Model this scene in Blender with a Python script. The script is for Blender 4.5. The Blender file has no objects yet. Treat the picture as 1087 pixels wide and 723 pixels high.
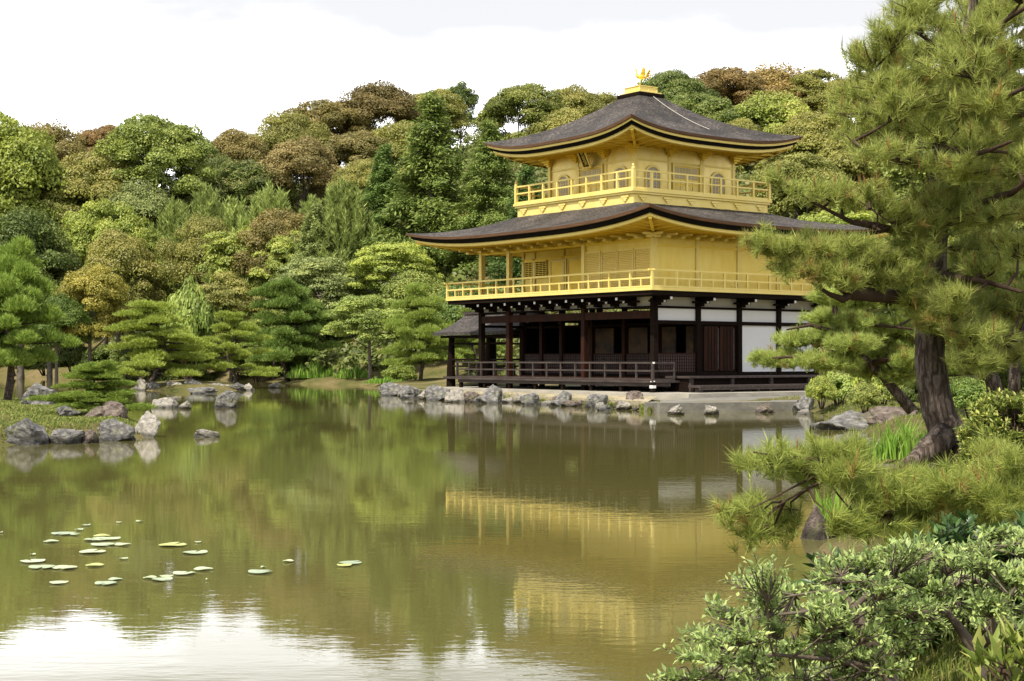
import bpy, math, random
import numpy as np
from mathutils import Vector, Matrix, noise as mnoise

# ------------------------------------------------------------------ camera, sky, sun, exposure
SC = bpy.context.scene
COL = SC.collection
F = 1594.7 / 1087.0            # focal length in picture widths
HC = 1.583                     # eye height above the water
PITCH = math.radians(0.695)
cam_d = bpy.data.cameras.new("camera")
cam = bpy.data.objects.new("camera", cam_d)
COL.objects.link(cam)
cam_d.sensor_width = 36.0
cam_d.lens = 36.0 * F
cam_d.clip_start = 0.05
cam_d.clip_end = 5000
cam.location = (0, 0, HC)
cam.rotation_euler = (math.pi / 2 + PITCH, 0, 0)
SC.camera = cam

SUN_EL = math.radians(56)
SUN_AZ = math.atan2(-0.58, -0.81)      # direction to the sun, clockwise from +Y
world = bpy.data.worlds.new("World")
SC.world = world
world.use_nodes = True
wn = world.node_tree
wn.nodes.clear()
w_out = wn.nodes.new("ShaderNodeOutputWorld")
w_bg = wn.nodes.new("ShaderNodeBackground")
w_bg.inputs["Strength"].default_value = 0.1
w_sky = wn.nodes.new("ShaderNodeTexSky")
w_sky.sky_type = 'NISHITA'
w_sky.sun_disc = False
w_sky.sun_elevation = SUN_EL
w_sky.sun_rotation = SUN_AZ
w_sky.air_density = 1.0
w_sky.dust_density = 2.0
w_co = wn.nodes.new("ShaderNodeTexCoord")
w_map = wn.nodes.new("ShaderNodeMapping")
w_map.inputs["Scale"].default_value = (1.0, 1.0, 2.6)
w_map.inputs["Location"].default_value = (0.35, 0.1, 0.2)
w_noise = wn.nodes.new("ShaderNodeTexNoise")
w_noise.inputs["Scale"].default_value = 4.2
w_noise.inputs["Detail"].default_value = 6
w_noise.inputs["Roughness"].default_value = 0.55
w_ramp = wn.nodes.new("ShaderNodeValToRGB")          # where cloud covers the blue
w_ramp.color_ramp.elements[0].position = 0.28
w_ramp.color_ramp.elements[0].color = (0.8, 0.8, 0.8, 1)
w_ramp.color_ramp.elements[1].position = 0.47
w_ramp.color_ramp.elements[1].color = (1, 1, 1, 1)
w_sep = wn.nodes.new("ShaderNodeSeparateXYZ")
w_hor = wn.nodes.new("ShaderNodeMapRange")           # cloud cover thins out overhead
w_hor.inputs["From Min"].default_value = 0.22
w_hor.inputs["From Max"].default_value = 0.6
w_hor.inputs["To Min"].default_value = 1.0
w_hor.inputs["To Max"].default_value = 0.6
w_mul = wn.nodes.new("ShaderNodeMath"); w_mul.operation = 'MULTIPLY'
w_mix = wn.nodes.new("ShaderNodeMixRGB")
w_mix.inputs["Color2"].default_value = (14.5, 14.7, 15.2, 1)
L = wn.links.new
L(w_co.outputs["Generated"], w_map.inputs["Vector"])
L(w_map.outputs[0], w_noise.inputs["Vector"])
L(w_noise.outputs["Fac"], w_ramp.inputs["Fac"])
L(w_co.outputs["Generated"], w_sep.inputs[0])
L(w_sep.outputs["Z"], w_hor.inputs["Value"])
L(w_ramp.outputs["Color"], w_mul.inputs[0])
L(w_hor.outputs[0], w_mul.inputs[1])
L(w_mul.outputs[0], w_mix.inputs["Fac"])
L(w_sky.outputs[0], w_mix.inputs["Color1"])
w_nr = wn.nodes.new("ShaderNodeMapRange")            # clouds dim northward; the side behind the camera stays brighter as fill
w_nr.inputs["From Min"].default_value = 0.0
w_nr.inputs["From Max"].default_value = 0.9
w_nr.inputs["To Min"].default_value = 0.70
w_nr.inputs["To Max"].default_value = 0.55
w_sc = wn.nodes.new("ShaderNodeVectorMath"); w_sc.operation = 'SCALE'
w_sc.inputs[0].default_value = (13.0, 13.1, 13.5)
# a bright bank of cloud low in the north under a thinner grey deck
w_bk = wn.nodes.new("ShaderNodeMapRange"); w_bk.interpolation_type = 'SMOOTHSTEP'
w_bk.inputs["From Min"].default_value = 0.170
w_bk.inputs["From Max"].default_value = 0.224
w_bk.inputs["To Min"].default_value = 1.0
w_bk.inputs["To Max"].default_value = 0.0
w_by = wn.nodes.new("ShaderNodeMapRange")
w_by.inputs["From Min"].default_value = 0.3
w_by.inputs["From Max"].default_value = 0.8
w_n2 = wn.nodes.new("ShaderNodeTexNoise"); w_n2.inputs["Scale"].default_value = 9.0; w_n2.inputs["Detail"].default_value = 5
w_nm = wn.nodes.new("ShaderNodeMapRange"); w_nm.inputs["From Min"].default_value = 0.35; w_nm.inputs["From Max"].default_value = 0.62
w_nm.inputs["To Min"].default_value = 0.75; w_nm.inputs["To Max"].default_value = 1.75
w_nz = wn.nodes.new("ShaderNodeMath"); w_nz.operation = 'MULTIPLY_ADD'; w_nz.inputs[1].default_value = 0.09
w_m1 = wn.nodes.new("ShaderNodeMath"); w_m1.operation = 'MULTIPLY'
w_m2 = wn.nodes.new("ShaderNodeMath"); w_m2.operation = 'MULTIPLY'
w_ad = wn.nodes.new("ShaderNodeMath"); w_ad.operation = 'ADD'
L(w_map.outputs[0], w_n2.inputs["Vector"]); L(w_n2.outputs["Fac"], w_nm.inputs["Value"])
L(w_n2.outputs["Fac"], w_nz.inputs[0]); L(w_sep.outputs["Z"], w_nz.inputs[2])
w_sub = wn.nodes.new("ShaderNodeMath"); w_sub.operation = 'SUBTRACT'; w_sub.inputs[1].default_value = 0.045
L(w_nz.outputs[0], w_sub.inputs[0]); L(w_sub.outputs[0], w_bk.inputs["Value"])
L(w_sep.outputs["Y"], w_by.inputs["Value"])
L(w_bk.outputs[0], w_m1.inputs[0]); L(w_by.outputs[0], w_m1.inputs[1])
L(w_m1.outputs[0], w_m2.inputs[0]); L(w_nm.outputs[0], w_m2.inputs[1])
L(w_sep.outputs["Y"], w_nr.inputs["Value"]); L(w_nr.outputs[0], w_ad.inputs[0]); L(w_m2.outputs[0], w_ad.inputs[1])
L(w_ad.outputs[0], w_sc.inputs["Scale"]); L(w_sc.outputs[0], w_mix.inputs["Color2"])
L(w_mix.outputs[0], w_bg.inputs["Color"])
L(w_bg.outputs[0], w_out.inputs["Surface"])

sun_d = bpy.data.lights.new("sun", 'SUN')
sun_d.energy = 5.0
sun_d.angle = math.radians(1.2)
sun_d.color = (1.0, 0.93, 0.79)
sun = bpy.data.objects.new("sun", sun_d)
COL.objects.link(sun)
sdir = Vector((math.sin(SUN_AZ) * math.cos(SUN_EL), math.cos(SUN_AZ) * math.cos(SUN_EL), math.sin(SUN_EL)))
sun.rotation_euler = sdir.to_track_quat('Z', 'Y').to_euler()
sun.location = (-20, -20, 60)

SC.view_settings.view_transform = 'Standard'
SC.view_settings.look = 'None'
SC.view_settings.exposure = 0.38
SC.view_settings.gamma = 1.0
SC.render.engine = 'CYCLES'
SC.cycles.max_bounces = 6
SC.cycles.diffuse_bounces = 3
SC.cycles.glossy_bounces = 3
SC.cycles.transmission_bounces = 3
SC.cycles.caustics_reflective = False
SC.cycles.caustics_refractive = False

# ------------------------------------------------------------------ helpers
def at(px, py, Y):
    """real point at distance Y seen at photograph pixel px, py"""
    a = PITCH + math.atan((361.5 - py) / 1594.7)
    return Vector(((px - 543.5) / 1594.7 * Y, Y, HC + Y * math.tan(a)))

def tag(o, label=None, cat=None, group=None, kind=None):
    if label: o["label"] = label
    if cat: o["category"] = cat
    if group: o["group"] = group
    if kind: o["kind"] = kind
    return o

def empty(name, loc=(0, 0, 0), rz=0.0, parent=None):
    o = bpy.data.objects.new(name, None)
    o.empty_display_size = 0.3
    COL.objects.link(o)
    o.location = loc
    o.rotation_euler = (0, 0, rz)
    if parent: o.parent = parent
    return o

def link_mesh(name, me, mats, parent=None):
    o = bpy.data.objects.new(name, me)
    COL.objects.link(o)
    for m in (mats if isinstance(mats, (list, tuple)) else [mats]):
        me.materials.append(m)
    if parent: o.parent = parent
    return o

def copy_tree(o, parent=None):
    c = o.copy()
    COL.objects.link(c)
    if parent: c.parent = parent
    for ch in list(o.children):
        copy_tree(ch, c)
    return c

def unit(a):
    return a / np.maximum(np.linalg.norm(a, axis=-1, keepdims=True), 1e-9)

class MB:
    """collects shapes and links them as one mesh object"""
    def __init__(self):
        self.v = []; self.f = []; self.mi = []; self.cur = 0
    def add(self, verts, faces):
        o = len(self.v)
        self.v.extend([tuple(p) for p in verts])
        for f in faces:
            self.f.append(tuple(i + o for i in f)); self.mi.append(self.cur)
    def box(self, x0, x1, y0, y1, z0, z1):
        if x0 > x1: x0, x1 = x1, x0
        if y0 > y1: y0, y1 = y1, y0
        if z0 > z1: z0, z1 = z1, z0
        v = [(x0,y0,z0),(x1,y0,z0),(x1,y1,z0),(x0,y1,z0),(x0,y0,z1),(x1,y0,z1),(x1,y1,z1),(x0,y1,z1)]
        self.add(v, [(0,3,2,1),(4,5,6,7),(0,1,5,4),(1,2,6,5),(2,3,7,6),(3,0,4,7)])
    def bar(self, a, b, w, h=None):
        """square bar from a to b"""
        h = h or w
        a = Vector(a); b = Vector(b); d = (b - a).normalized()
        up = Vector((0, 0, 1)) if abs(d.z) < 0.95 else Vector((1, 0, 0))
        s = d.cross(up).normalized(); u = s.cross(d)
        v = []
        for p in (a, b):
            for i, j in ((-1,-1),(1,-1),(1,1),(-1,1)):
                v.append(p + s * (i * w / 2) + u * (j * h / 2))
        self.add(v, [(3,2,1,0),(4,5,6,7),(0,1,5,4),(1,2,6,5),(2,3,7,6),(3,0,4,7)])
    def tube(self, pts, rad, n=8, cap=True, jitter=0.0, rng=None):
        pts = [Vector(p) for p in pts]
        if not hasattr(rad, '__len__'): rad = [rad] * len(pts)
        vs = []; fs = []
        ref = None
        for i, p in enumerate(pts):
            d = (pts[min(i + 1, len(pts) - 1)] - pts[max(i - 1, 0)])
            if d.length < 1e-6: d = Vector((0, 0, 1))
            d.normalize()
            if ref is None:
                ref = Vector((1, 0, 0)) if abs(d.x) < 0.8 else Vector((0, 1, 0))
            s = (ref - d * ref.dot(d)).normalized(); ref = s
            u = d.cross(s)
            for k in range(n):
                a = 2 * math.pi * k / n
                r = rad[i] * (1 + (rng.uniform(-jitter, jitter) if jitter else 0))
                vs.append(p + s * (math.cos(a) * r) + u * (math.sin(a) * r))
        for i in range(len(pts) - 1):
            for k in range(n):
                k2 = (k + 1) % n
                fs.append((i*n+k, i*n+k2, (i+1)*n+k2, (i+1)*n+k))
        if cap:
            fs.append(tuple(range(n - 1, -1, -1)))
            fs.append(tuple((len(pts)-1)*n + k for k in range(n)))
        self.add(vs, fs)
    def lathe(self, prof, c=(0,0,0), n=16):
        vs = []; fs = []
        for r, z in prof:
            for k in range(n):
                a = 2*math.pi*k/n
                vs.append((c[0]+r*math.cos(a), c[1]+r*math.sin(a), c[2]+z))
        for i in range(len(prof)-1):
            for k in range(n):
                k2 = (k+1) % n
                fs.append((i*n+k, i*n+k2, (i+1)*n+k2, (i+1)*n+k))
        fs.append(tuple(range(n-1,-1,-1))); fs.append(tuple((len(prof)-1)*n+k for k in range(n)))
        self.add(vs, fs)
    def prism(self, poly, fn, t):
        """poly: 2-D outline; fn maps (a, b, depth) to 3-D; extruded by t"""
        n = len(poly)
        vs = [fn(a, b, 0) for a, b in poly] + [fn(a, b, t) for a, b in poly]
        fs = [tuple(range(n)), tuple(range(2*n-1, n-1, -1))]
        for i in range(n):
            j = (i+1) % n
            fs.append((i, j, n+j, n+i)[::-1])
        self.add(vs, fs)
    def build(self, name, mats, parent=None, smooth=False):
        me = bpy.data.meshes.new(name)
        me.from_pydata(self.v, [], self.f)
        me.update()
        o = link_mesh(name, me, mats, parent)
        if any(self.mi):
            me.polygons.foreach_set("material_index", self.mi)
        if smooth:
            me.polygons.foreach_set("use_smooth", [True] * len(me.polygons))
        import bmesh
        bm = bmesh.new(); bm.from_mesh(me)
        bmesh.ops.recalc_face_normals(bm, faces=bm.faces)
        bm.to_mesh(me); bm.free()
        return o

def foliage(name, parts, mat, parent=None):
    """parts: list of (V[n,k,3], A[n,2]); k=3 triangle, 4 rhomb, 5 folded leaf (two quads)"""
    Vs = []; loops = []; sizes = []; att = []; off = 0
    for V, A in parts:
        n, k = V.shape[:2]
        if n == 0: continue
        Vs.append(V.reshape(-1, 3))
        base = off + np.arange(n)[:, None] * k
        if k in (3, 4):
            loops.append((base + np.arange(k)[None]).ravel()); sizes.append(np.full(n, k)); att.append(A)
        else:
            idx = np.array([0, 4, 2, 1, 0, 3, 2, 4])
            loops.append((base + idx[None]).ravel()); sizes.append(np.full(2 * n, 4)); att.append(np.repeat(A, 2, axis=0))
        off += n * k
    V = np.concatenate(Vs).astype(np.float32); lp = np.concatenate(loops).astype(np.int32)
    sz = np.concatenate(sizes).astype(np.int32); A = np.concatenate(att).astype(np.float32)
    me = bpy.data.meshes.new(name)
    me.vertices.add(len(V)); me.vertices.foreach_set("co", V.ravel())
    me.loops.add(len(lp)); me.loops.foreach_set("vertex_index", lp)
    me.polygons.add(len(sz))
    st = np.concatenate([[0], np.cumsum(sz)[:-1]]).astype(np.int32)
    me.polygons.foreach_set("loop_start", st); me.polygons.foreach_set("loop_total", sz)
    a = me.attributes.new("leaf", 'FLOAT_COLOR', 'FACE')
    c = np.zeros((len(sz), 4), np.float32); c[:, :2] = A; c[:, 3] = 1
    a.data.foreach_set("color", c.ravel())
    me.update(calc_edges=True); me.validate()
    return link_mesh(name, me, mat, parent)

def perp(rng, n):
    r = rng.normal(size=n.shape)
    return unit(r - n * np.sum(r * n, axis=1, keepdims=True))

def rhombs(rng, c, n, l, w, t=None, A=None):
    n = unit(n)
    t = perp(rng, n) if t is None else unit(t)
    b = unit(np.cross(n, t))
    l = np.broadcast_to(l, (len(c),))[:, None]; w = np.broadcast_to(w, (len(c),))[:, None]
    V = np.stack([c - t*l/2, c + b*w/2 + t*l*0.05, c + t*l/2, c - b*w/2 + t*l*0.05], axis=1)
    if A is None: A = np.stack([np.zeros(len(c)), rng.random(len(c))], axis=1)
    return V, A

def leaves5(rng, base, t, n, l, w, A=None, fold=0.12, droop=0.15):
    """folded pointed leaves growing from base along t with normal n"""
    t = unit(t); n = unit(n - t*np.sum(n*t, axis=1, keepdims=True)); b = np.cross(n, t)
    l = np.broadcast_to(l, (len(base),))[:, None]; w = np.broadcast_to(w, (len(base),))[:, None]
    tip = base + t*l - n*l*droop
    m = base + t*l*0.5 - n*w*fold*2
    V = np.stack([base, base + t*l*0.45 + b*w/2, tip, base + t*l*0.45 - b*w/2, m], axis=1)
    if A is None: A = np.stack([np.zeros(len(base)), rng.random(len(base))], axis=1)
    return V, A

def needles(rng, c, axis, per, length, width, spread, A0=0.0):
    """tufts: `per` needles from every centre c about its axis"""
    N = len(c)
    c = np.repeat(c, per, axis=0); ax = unit(np.repeat(axis, per, axis=0))
    th = spread * np.sqrt(rng.random(len(c)))
    d = unit(ax*np.cos(th)[:, None] + perp(rng, ax)*np.sin(th)[:, None])
    ln = length * rng.uniform(0.7, 1.1, len(c))
    b0 = c - ax * (rng.random(len(c)) * length * 0.7)[:, None]
    s = perp(rng, d) * (width / 2)
    V = np.stack([b0 - s, b0 + s, b0 + d*ln[:, None]], axis=1)
    a = np.broadcast_to(A0, (N,)) if np.ndim(A0) == 0 else A0
    A = np.stack([np.repeat(a, per), rng.random(len(c))], axis=1)
    return V, A

# ------------------------------------------------------------------ materials
def new_mat(name):
    m = bpy.data.materials.new(name); m.use_nodes = True
    nt = m.node_tree
    return m, nt, nt.nodes["Principled BSDF"], nt.nodes["Material Output"]

def N(nt, t, **k):
    n = nt.nodes.new(t)
    for a, b in k.items():
        if a in n.inputs: n.inputs[a].default_value = b
        else: setattr(n, a, b)
    return n

def ramp(nt, fac, stops):
    r = nt.nodes.new("ShaderNodeValToRGB")
    e = r.color_ramp.elements
    while len(e) < len(stops): e.new(0.5)
    for el, (p, c) in zip(e, stops):
        el.position = p; el.color = (*c, 1)
    nt.links.new(fac, r.inputs["Fac"])
    return r.outputs["Color"]

def coords(nt, scale=(1, 1, 1), out="Object"):
    c = nt.nodes.new("ShaderNodeTexCoord"); m = nt.nodes.new("ShaderNodeMapping")
    m.inputs["Scale"].default_value = scale
    nt.links.new(c.outputs[out], m.inputs["Vector"])
    return m.outputs[0]

def simple(name, stops, scale=(3, 3, 3), rough=0.8, metallic=0.0, bump=0.0, bumpscale=None, detail=5, spec=0.5):
    m, nt, b, o = new_mat(name)
    n = N(nt, "ShaderNodeTexNoise", Scale=1.0, Detail=detail, Roughness=0.6)
    nt.links.new(coords(nt, scale), n.inputs["Vector"])
    nt.links.new(ramp(nt, n.outputs["Fac"], stops), b.inputs["Base Color"])
    b.inputs["Roughness"].default_value = rough
    b.inputs["Metallic"].default_value = metallic
    b.inputs["Specular IOR Level"].default_value = spec
    if bump:
        n2 = N(nt, "ShaderNodeTexNoise", Scale=1.0, Detail=6, Roughness=0.65)
        nt.links.new(coords(nt, bumpscale or scale), n2.inputs["Vector"])
        bp = N(nt, "ShaderNodeBump", Strength=1.0, Distance=bump)
        nt.links.new(n2.outputs["Fac"], bp.inputs["Height"])
        nt.links.new(bp.outputs[0], b.inputs["Normal"])
    return m

def leaf_mat(name, tip=(0.30, 0.21, 0.09), transl=0.35, rough=0.5, base=None, spec=0.35, var=0.45):
    """base leaf colour from the object's colour (or base); tip = colour of new growth or flowers"""
    m, nt, b, o = new_mat(name)
    at_ = N(nt, "ShaderNodeAttribute", attribute_name="leaf")
    sp = N(nt, "ShaderNodeSeparateColor"); nt.links.new(at_.outputs["Color"], sp.inputs[0])
    mix = N(nt, "ShaderNodeMixRGB"); mix.inputs["Color2"].default_value = (*tip, 1)
    if base is None:
        oi = N(nt, "ShaderNodeObjectInfo")
        nt.links.new(oi.outputs["Color"], mix.inputs["Color1"])
        mu = N(nt, "ShaderNodeMath", operation='MULTIPLY')
        nt.links.new(sp.outputs[0], mu.inputs[0]); nt.links.new(oi.outputs["Alpha"], mu.inputs[1])
        nt.links.new(mu.outputs[0], mix.inputs["Fac"])
    else:
        mix.inputs["Color1"].default_value = (*base, 1)
        nt.links.new(sp.outputs[0], mix.inputs["Fac"])
    hsv = N(nt, "ShaderNodeHueSaturation")
    mr = N(nt, "ShaderNodeMapRange"); mr.inputs["To Min"].default_value = 1 - var; mr.inputs["To Max"].default_value = 1 + var
    nt.links.new(sp.outputs[1], mr.inputs["Value"])
    mh = N(nt, "ShaderNodeMapRange"); mh.inputs["To Min"].default_value = 0.515; mh.inputs["To Max"].default_value = 0.485
    nt.links.new(sp.outputs[1], mh.inputs["Value"])
    nt.links.new(mh.outputs[0], hsv.inputs["Hue"])
    nt.links.new(mr.outputs[0], hsv.inputs["Value"]); nt.links.new(mix.outputs[0], hsv.inputs["Color"])
    nt.links.new(hsv.outputs[0], b.inputs["Base Color"])
    b.inputs["Roughness"].default_value = rough
    b.inputs["Specular IOR Level"].default_value = spec
    tr = N(nt, "ShaderNodeBsdfTranslucent"); nt.links.new(hsv.outputs[0], tr.inputs["Color"])
    ms = N(nt, "ShaderNodeMixShader"); ms.inputs[0].default_value = transl
    nt.links.new(b.outputs[0], ms.inputs[1]); nt.links.new(tr.outputs[0], ms.inputs[2])
    nt.links.new(ms.outputs[0], o.inputs["Surface"])
    return m

M = {}
M["gold"] = simple("gold_leaf", [(0.3, (0.84, 0.59, 0.06)), (0.7, (0.92, 0.69, 0.11))], (2, 2, 2), rough=0.45, metallic=0.55, bump=0.002, bumpscale=(30, 30, 30))
M["gold_pale"] = simple("pale_gold_leaf", [(0.3, (0.87, 0.68, 0.18)), (0.7, (0.93, 0.77, 0.28))], (2, 2, 2), rough=0.5, metallic=0.4)  # paler and less saturated than the plain gold leaf
M["gold_wall"] = simple("gold_leaf_wall", [(0.3, (0.87, 0.66, 0.17)), (0.5, (0.93, 0.75, 0.27)), (0.7, (0.95, 0.80, 0.36))], (2.2, 2.2, 1.2), rough=0.4, metallic=0.6)
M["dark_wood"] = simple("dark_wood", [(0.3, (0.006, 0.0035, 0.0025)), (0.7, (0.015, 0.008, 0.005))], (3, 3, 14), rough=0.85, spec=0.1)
M["brown_wood"] = simple("brown_wood", [(0.3, (0.016, 0.006, 0.003)), (0.7, (0.042, 0.013, 0.005))], (5, 5, 1.0), rough=0.7, spec=0.15)
M["grey_wood"] = simple("weathered_wood", [(0.3, (0.03, 0.022, 0.019)), (0.7, (0.075, 0.058, 0.052))], (8, 1.5, 8), rough=0.75, spec=0.3)
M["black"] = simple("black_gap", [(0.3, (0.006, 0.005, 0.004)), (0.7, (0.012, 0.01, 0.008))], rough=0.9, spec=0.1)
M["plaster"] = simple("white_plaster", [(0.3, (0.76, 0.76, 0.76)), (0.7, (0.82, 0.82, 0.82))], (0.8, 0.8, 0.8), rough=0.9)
M["plaster_beige"] = simple("beige_plaster", [(0.3, (0.48, 0.45, 0.38)), (0.7, (0.56, 0.53, 0.46))], (0.8, 0.8, 0.8), rough=0.9)  # darker and more beige than the white plaster
M["white"] = simple("white_paint", [(0.3, (0.74, 0.74, 0.72)), (0.7, (0.8, 0.8, 0.78))], rough=0.6)
M["paper"] = simple("window_paper", [(0.3, (0.50, 0.46, 0.41)), (0.7, (0.58, 0.54, 0.48))], rough=0.85)
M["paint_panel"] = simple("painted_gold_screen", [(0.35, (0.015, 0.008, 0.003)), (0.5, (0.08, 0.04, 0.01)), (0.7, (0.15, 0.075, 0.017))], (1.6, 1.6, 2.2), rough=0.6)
M["rust"] = simple("bark_shingle_edge", [(0.3, (0.10, 0.045, 0.022)), (0.7, (0.19, 0.10, 0.05))], (2, 2, 30), rough=0.85)

def shingle():
    m, nt, b, o = new_mat("bark_shingles")
    n = N(nt, "ShaderNodeTexNoise", Scale=1.0, Detail=8, Roughness=0.7)
    nt.links.new(coords(nt, (9, 9, 30)), n.inputs["Vector"])
    n2 = N(nt, "ShaderNodeTexNoise", Scale=1.0, Detail=4, Roughness=0.6)
    nt.links.new(coords(nt, (0.8, 0.8, 1.2)), n2.inputs["Vector"])
    c1 = ramp(nt, n.outputs["Fac"], [(0.36, (0.009, 0.007, 0.006)), (0.5, (0.036, 0.030, 0.027)), (0.66, (0.16, 0.14, 0.128))])
    c2 = ramp(nt, n2.outputs["Fac"], [(0.35, (0.45, 0.42, 0.40)), (0.65, (1.45, 1.42, 1.38))])
    mx = N(nt, "ShaderNodeMixRGB", blend_type='MULTIPLY'); mx.inputs["Fac"].default_value = 1
    nt.links.new(c1, mx.inputs["Color1"]); nt.links.new(c2, mx.inputs["Color2"])
    nt.links.new(mx.outputs[0], b.inputs["Base Color"])
    b.inputs["Roughness"].default_value = 0.8
    bp = N(nt, "ShaderNodeBump", Strength=1.0, Distance=0.035)
    nt.links.new(n.outputs["Fac"], bp.inputs["Height"]); nt.links.new(bp.outputs[0], b.inputs["Normal"])
    return m
M["shingle"] = shingle()

def shutter(name, col_a, col_b, freq, metallic=0.4, axis='Z'):
    m, nt, b, o = new_mat(name)
    w = N(nt, "ShaderNodeTexWave", Scale=freq, Distortion=0.15, Detail=1)
    w.bands_direction = axis
    nt.links.new(coords(nt, (1, 1, 1)), w.inputs["Vector"])
    nt.links.new(ramp(nt, w.outputs["Fac"], [(0.05, col_a), (0.3, col_b)]), b.inputs["Base Color"])
    b.inputs["Roughness"].default_value = 0.5; b.inputs["Metallic"].default_value = metallic
    bp = N(nt, "ShaderNodeBump", Strength=0.8, Distance=0.012)
    nt.links.new(w.outputs["Fac"], bp.inputs["Height"]); nt.links.new(bp.outputs[0], b.inputs["Normal"])
    return m
M["gold_slat"] = shutter("gold_slats", (0.66, 0.47, 0.12), (0.90, 0.71, 0.22), 5.0)
M["gold_board"] = simple("gold_boards", [(0.3, (0.85, 0.63, 0.11)), (0.5, (0.90, 0.70, 0.16)), (0.7, (0.93, 0.75, 0.22))], (2.6, 2.6, 0.7), rough=0.47, metallic=0.5)
M["lattice_brown"] = shutter("brown_lattice", (0.006, 0.003, 0.002), (0.03, 0.012, 0.008), 3.5, 0.0, 'Y')

def bark(name, a, b_, c, sc=(9, 9, 2.2), dist=0.03):
    m, nt, b, o = new_mat(name)
    wv = N(nt, "ShaderNodeTexNoise", Scale=1.0, Detail=2)
    nt.links.new(coords(nt, (3, 3, 3)), wv.inputs["Vector"])
    ad = N(nt, "ShaderNodeMixRGB", blend_type='ADD'); ad.inputs["Fac"].default_value = 1.6
    nt.links.new(coords(nt, sc), ad.inputs["Color1"]); nt.links.new(wv.outputs["Color"], ad.inputs["Color2"])
    n = N(nt, "ShaderNodeTexNoise", Scale=1.0, Detail=3, Roughness=0.5)
    nt.links.new(ad.outputs[0], n.inputs["Vector"])
    ab = N(nt, "ShaderNodeMath", operation='SUBTRACT'); ab.inputs[1].default_value = 0.5; nt.links.new(n.outputs["Fac"], ab.inputs[0])
    ab2 = N(nt, "ShaderNodeMath", operation='ABSOLUTE'); nt.links.new(ab.outputs[0], ab2.inputs[0])      # furrows where the noise crosses its mean
    cl = N(nt, "ShaderNodeMapRange"); cl.inputs["From Max"].default_value = 0.11; nt.links.new(ab2.outputs[0], cl.inputs["Value"])
    f = N(nt, "ShaderNodeTexNoise", Scale=1.0, Detail=6, Roughness=0.7)
    nt.links.new(coords(nt, (40, 40, 22)), f.inputs["Vector"])
    mul = N(nt, "ShaderNodeMath", operation='MULTIPLY'); nt.links.new(cl.outputs[0], mul.inputs[0]); nt.links.new(f.outputs["Fac"], mul.inputs[1])
    nt.links.new(ramp(nt, mul.outputs[0], [(0.02, a), (0.36, b_), (0.66, c)]), b.inputs["Base Color"])
    b.inputs["Roughness"].default_value = 0.9; b.inputs["Specular IOR Level"].default_value = 0.2
    bp = N(nt, "ShaderNodeBump", Strength=1.0, Distance=dist)
    nt.links.new(mul.outputs[0], bp.inputs["Height"]); nt.links.new(bp.outputs[0], b.inputs["Normal"])
    return m
M["pine_bark"] = bark("pine_bark", (0.045, 0.033, 0.026), (0.12, 0.092, 0.076), (0.26, 0.215, 0.185), (11, 11, 2.6), 0.03)
M["twig"] = simple("twig_bark", [(0.3, (0.03, 0.018, 0.012)), (0.7, (0.085, 0.055, 0.038))], (6, 6, 6), rough=0.9, spec=0.2)
M["twig_grey"] = simple("shrub_bark", [(0.3, (0.06, 0.045, 0.035)), (0.7, (0.17, 0.135, 0.105))], (12, 12, 12), rough=0.9, bump=0.006, bumpscale=(40, 40, 20), spec=0.2)
M["grey_bark"] = simple("grey_bark", [(0.3, (0.09, 0.075, 0.06)), (0.7, (0.24, 0.21, 0.18))], (5, 5, 5), rough=0.9, bump=0.01, spec=0.2)

M["leaf_far"] = leaf_mat("broad_leaves", tip=(0.46, 0.36, 0.17), transl=0.3)
M["needle_far"] = leaf_mat("far_needles", tip=(0.42, 0.45, 0.15), transl=0.3, spec=0.2)
M["needle"] = leaf_mat("pine_needles", tip=(0.36, 0.20, 0.07), transl=0.42, spec=0.3)
M["shrub_leaf"] = leaf_mat("silvery_shrub_leaves", tip=(0.52, 0.62, 0.22), transl=0.4, base=(0.37, 0.48, 0.165), rough=0.42, spec=0.4, var=0.4)
M["dark_leaf"] = leaf_mat("dark_shrub_leaves", tip=(0.10, 0.2, 0.05), transl=0.25, base=(0.06, 0.12, 0.03), rough=0.35, spec=0.5)
M["azalea_leaf"] = leaf_mat("azalea_leaves", tip=(0.48, 0.50, 0.14), transl=0.35, base=(0.23, 0.30, 0.055))
M["blade"] = leaf_mat("green_blades", tip=(0.36, 0.42, 0.12), transl=0.45, base=(0.24, 0.42, 0.06))
M["moss"] = leaf_mat("moss_and_grass", tip=(0.38, 0.36, 0.12), transl=0.35, base=(0.19, 0.25, 0.05))

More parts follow.
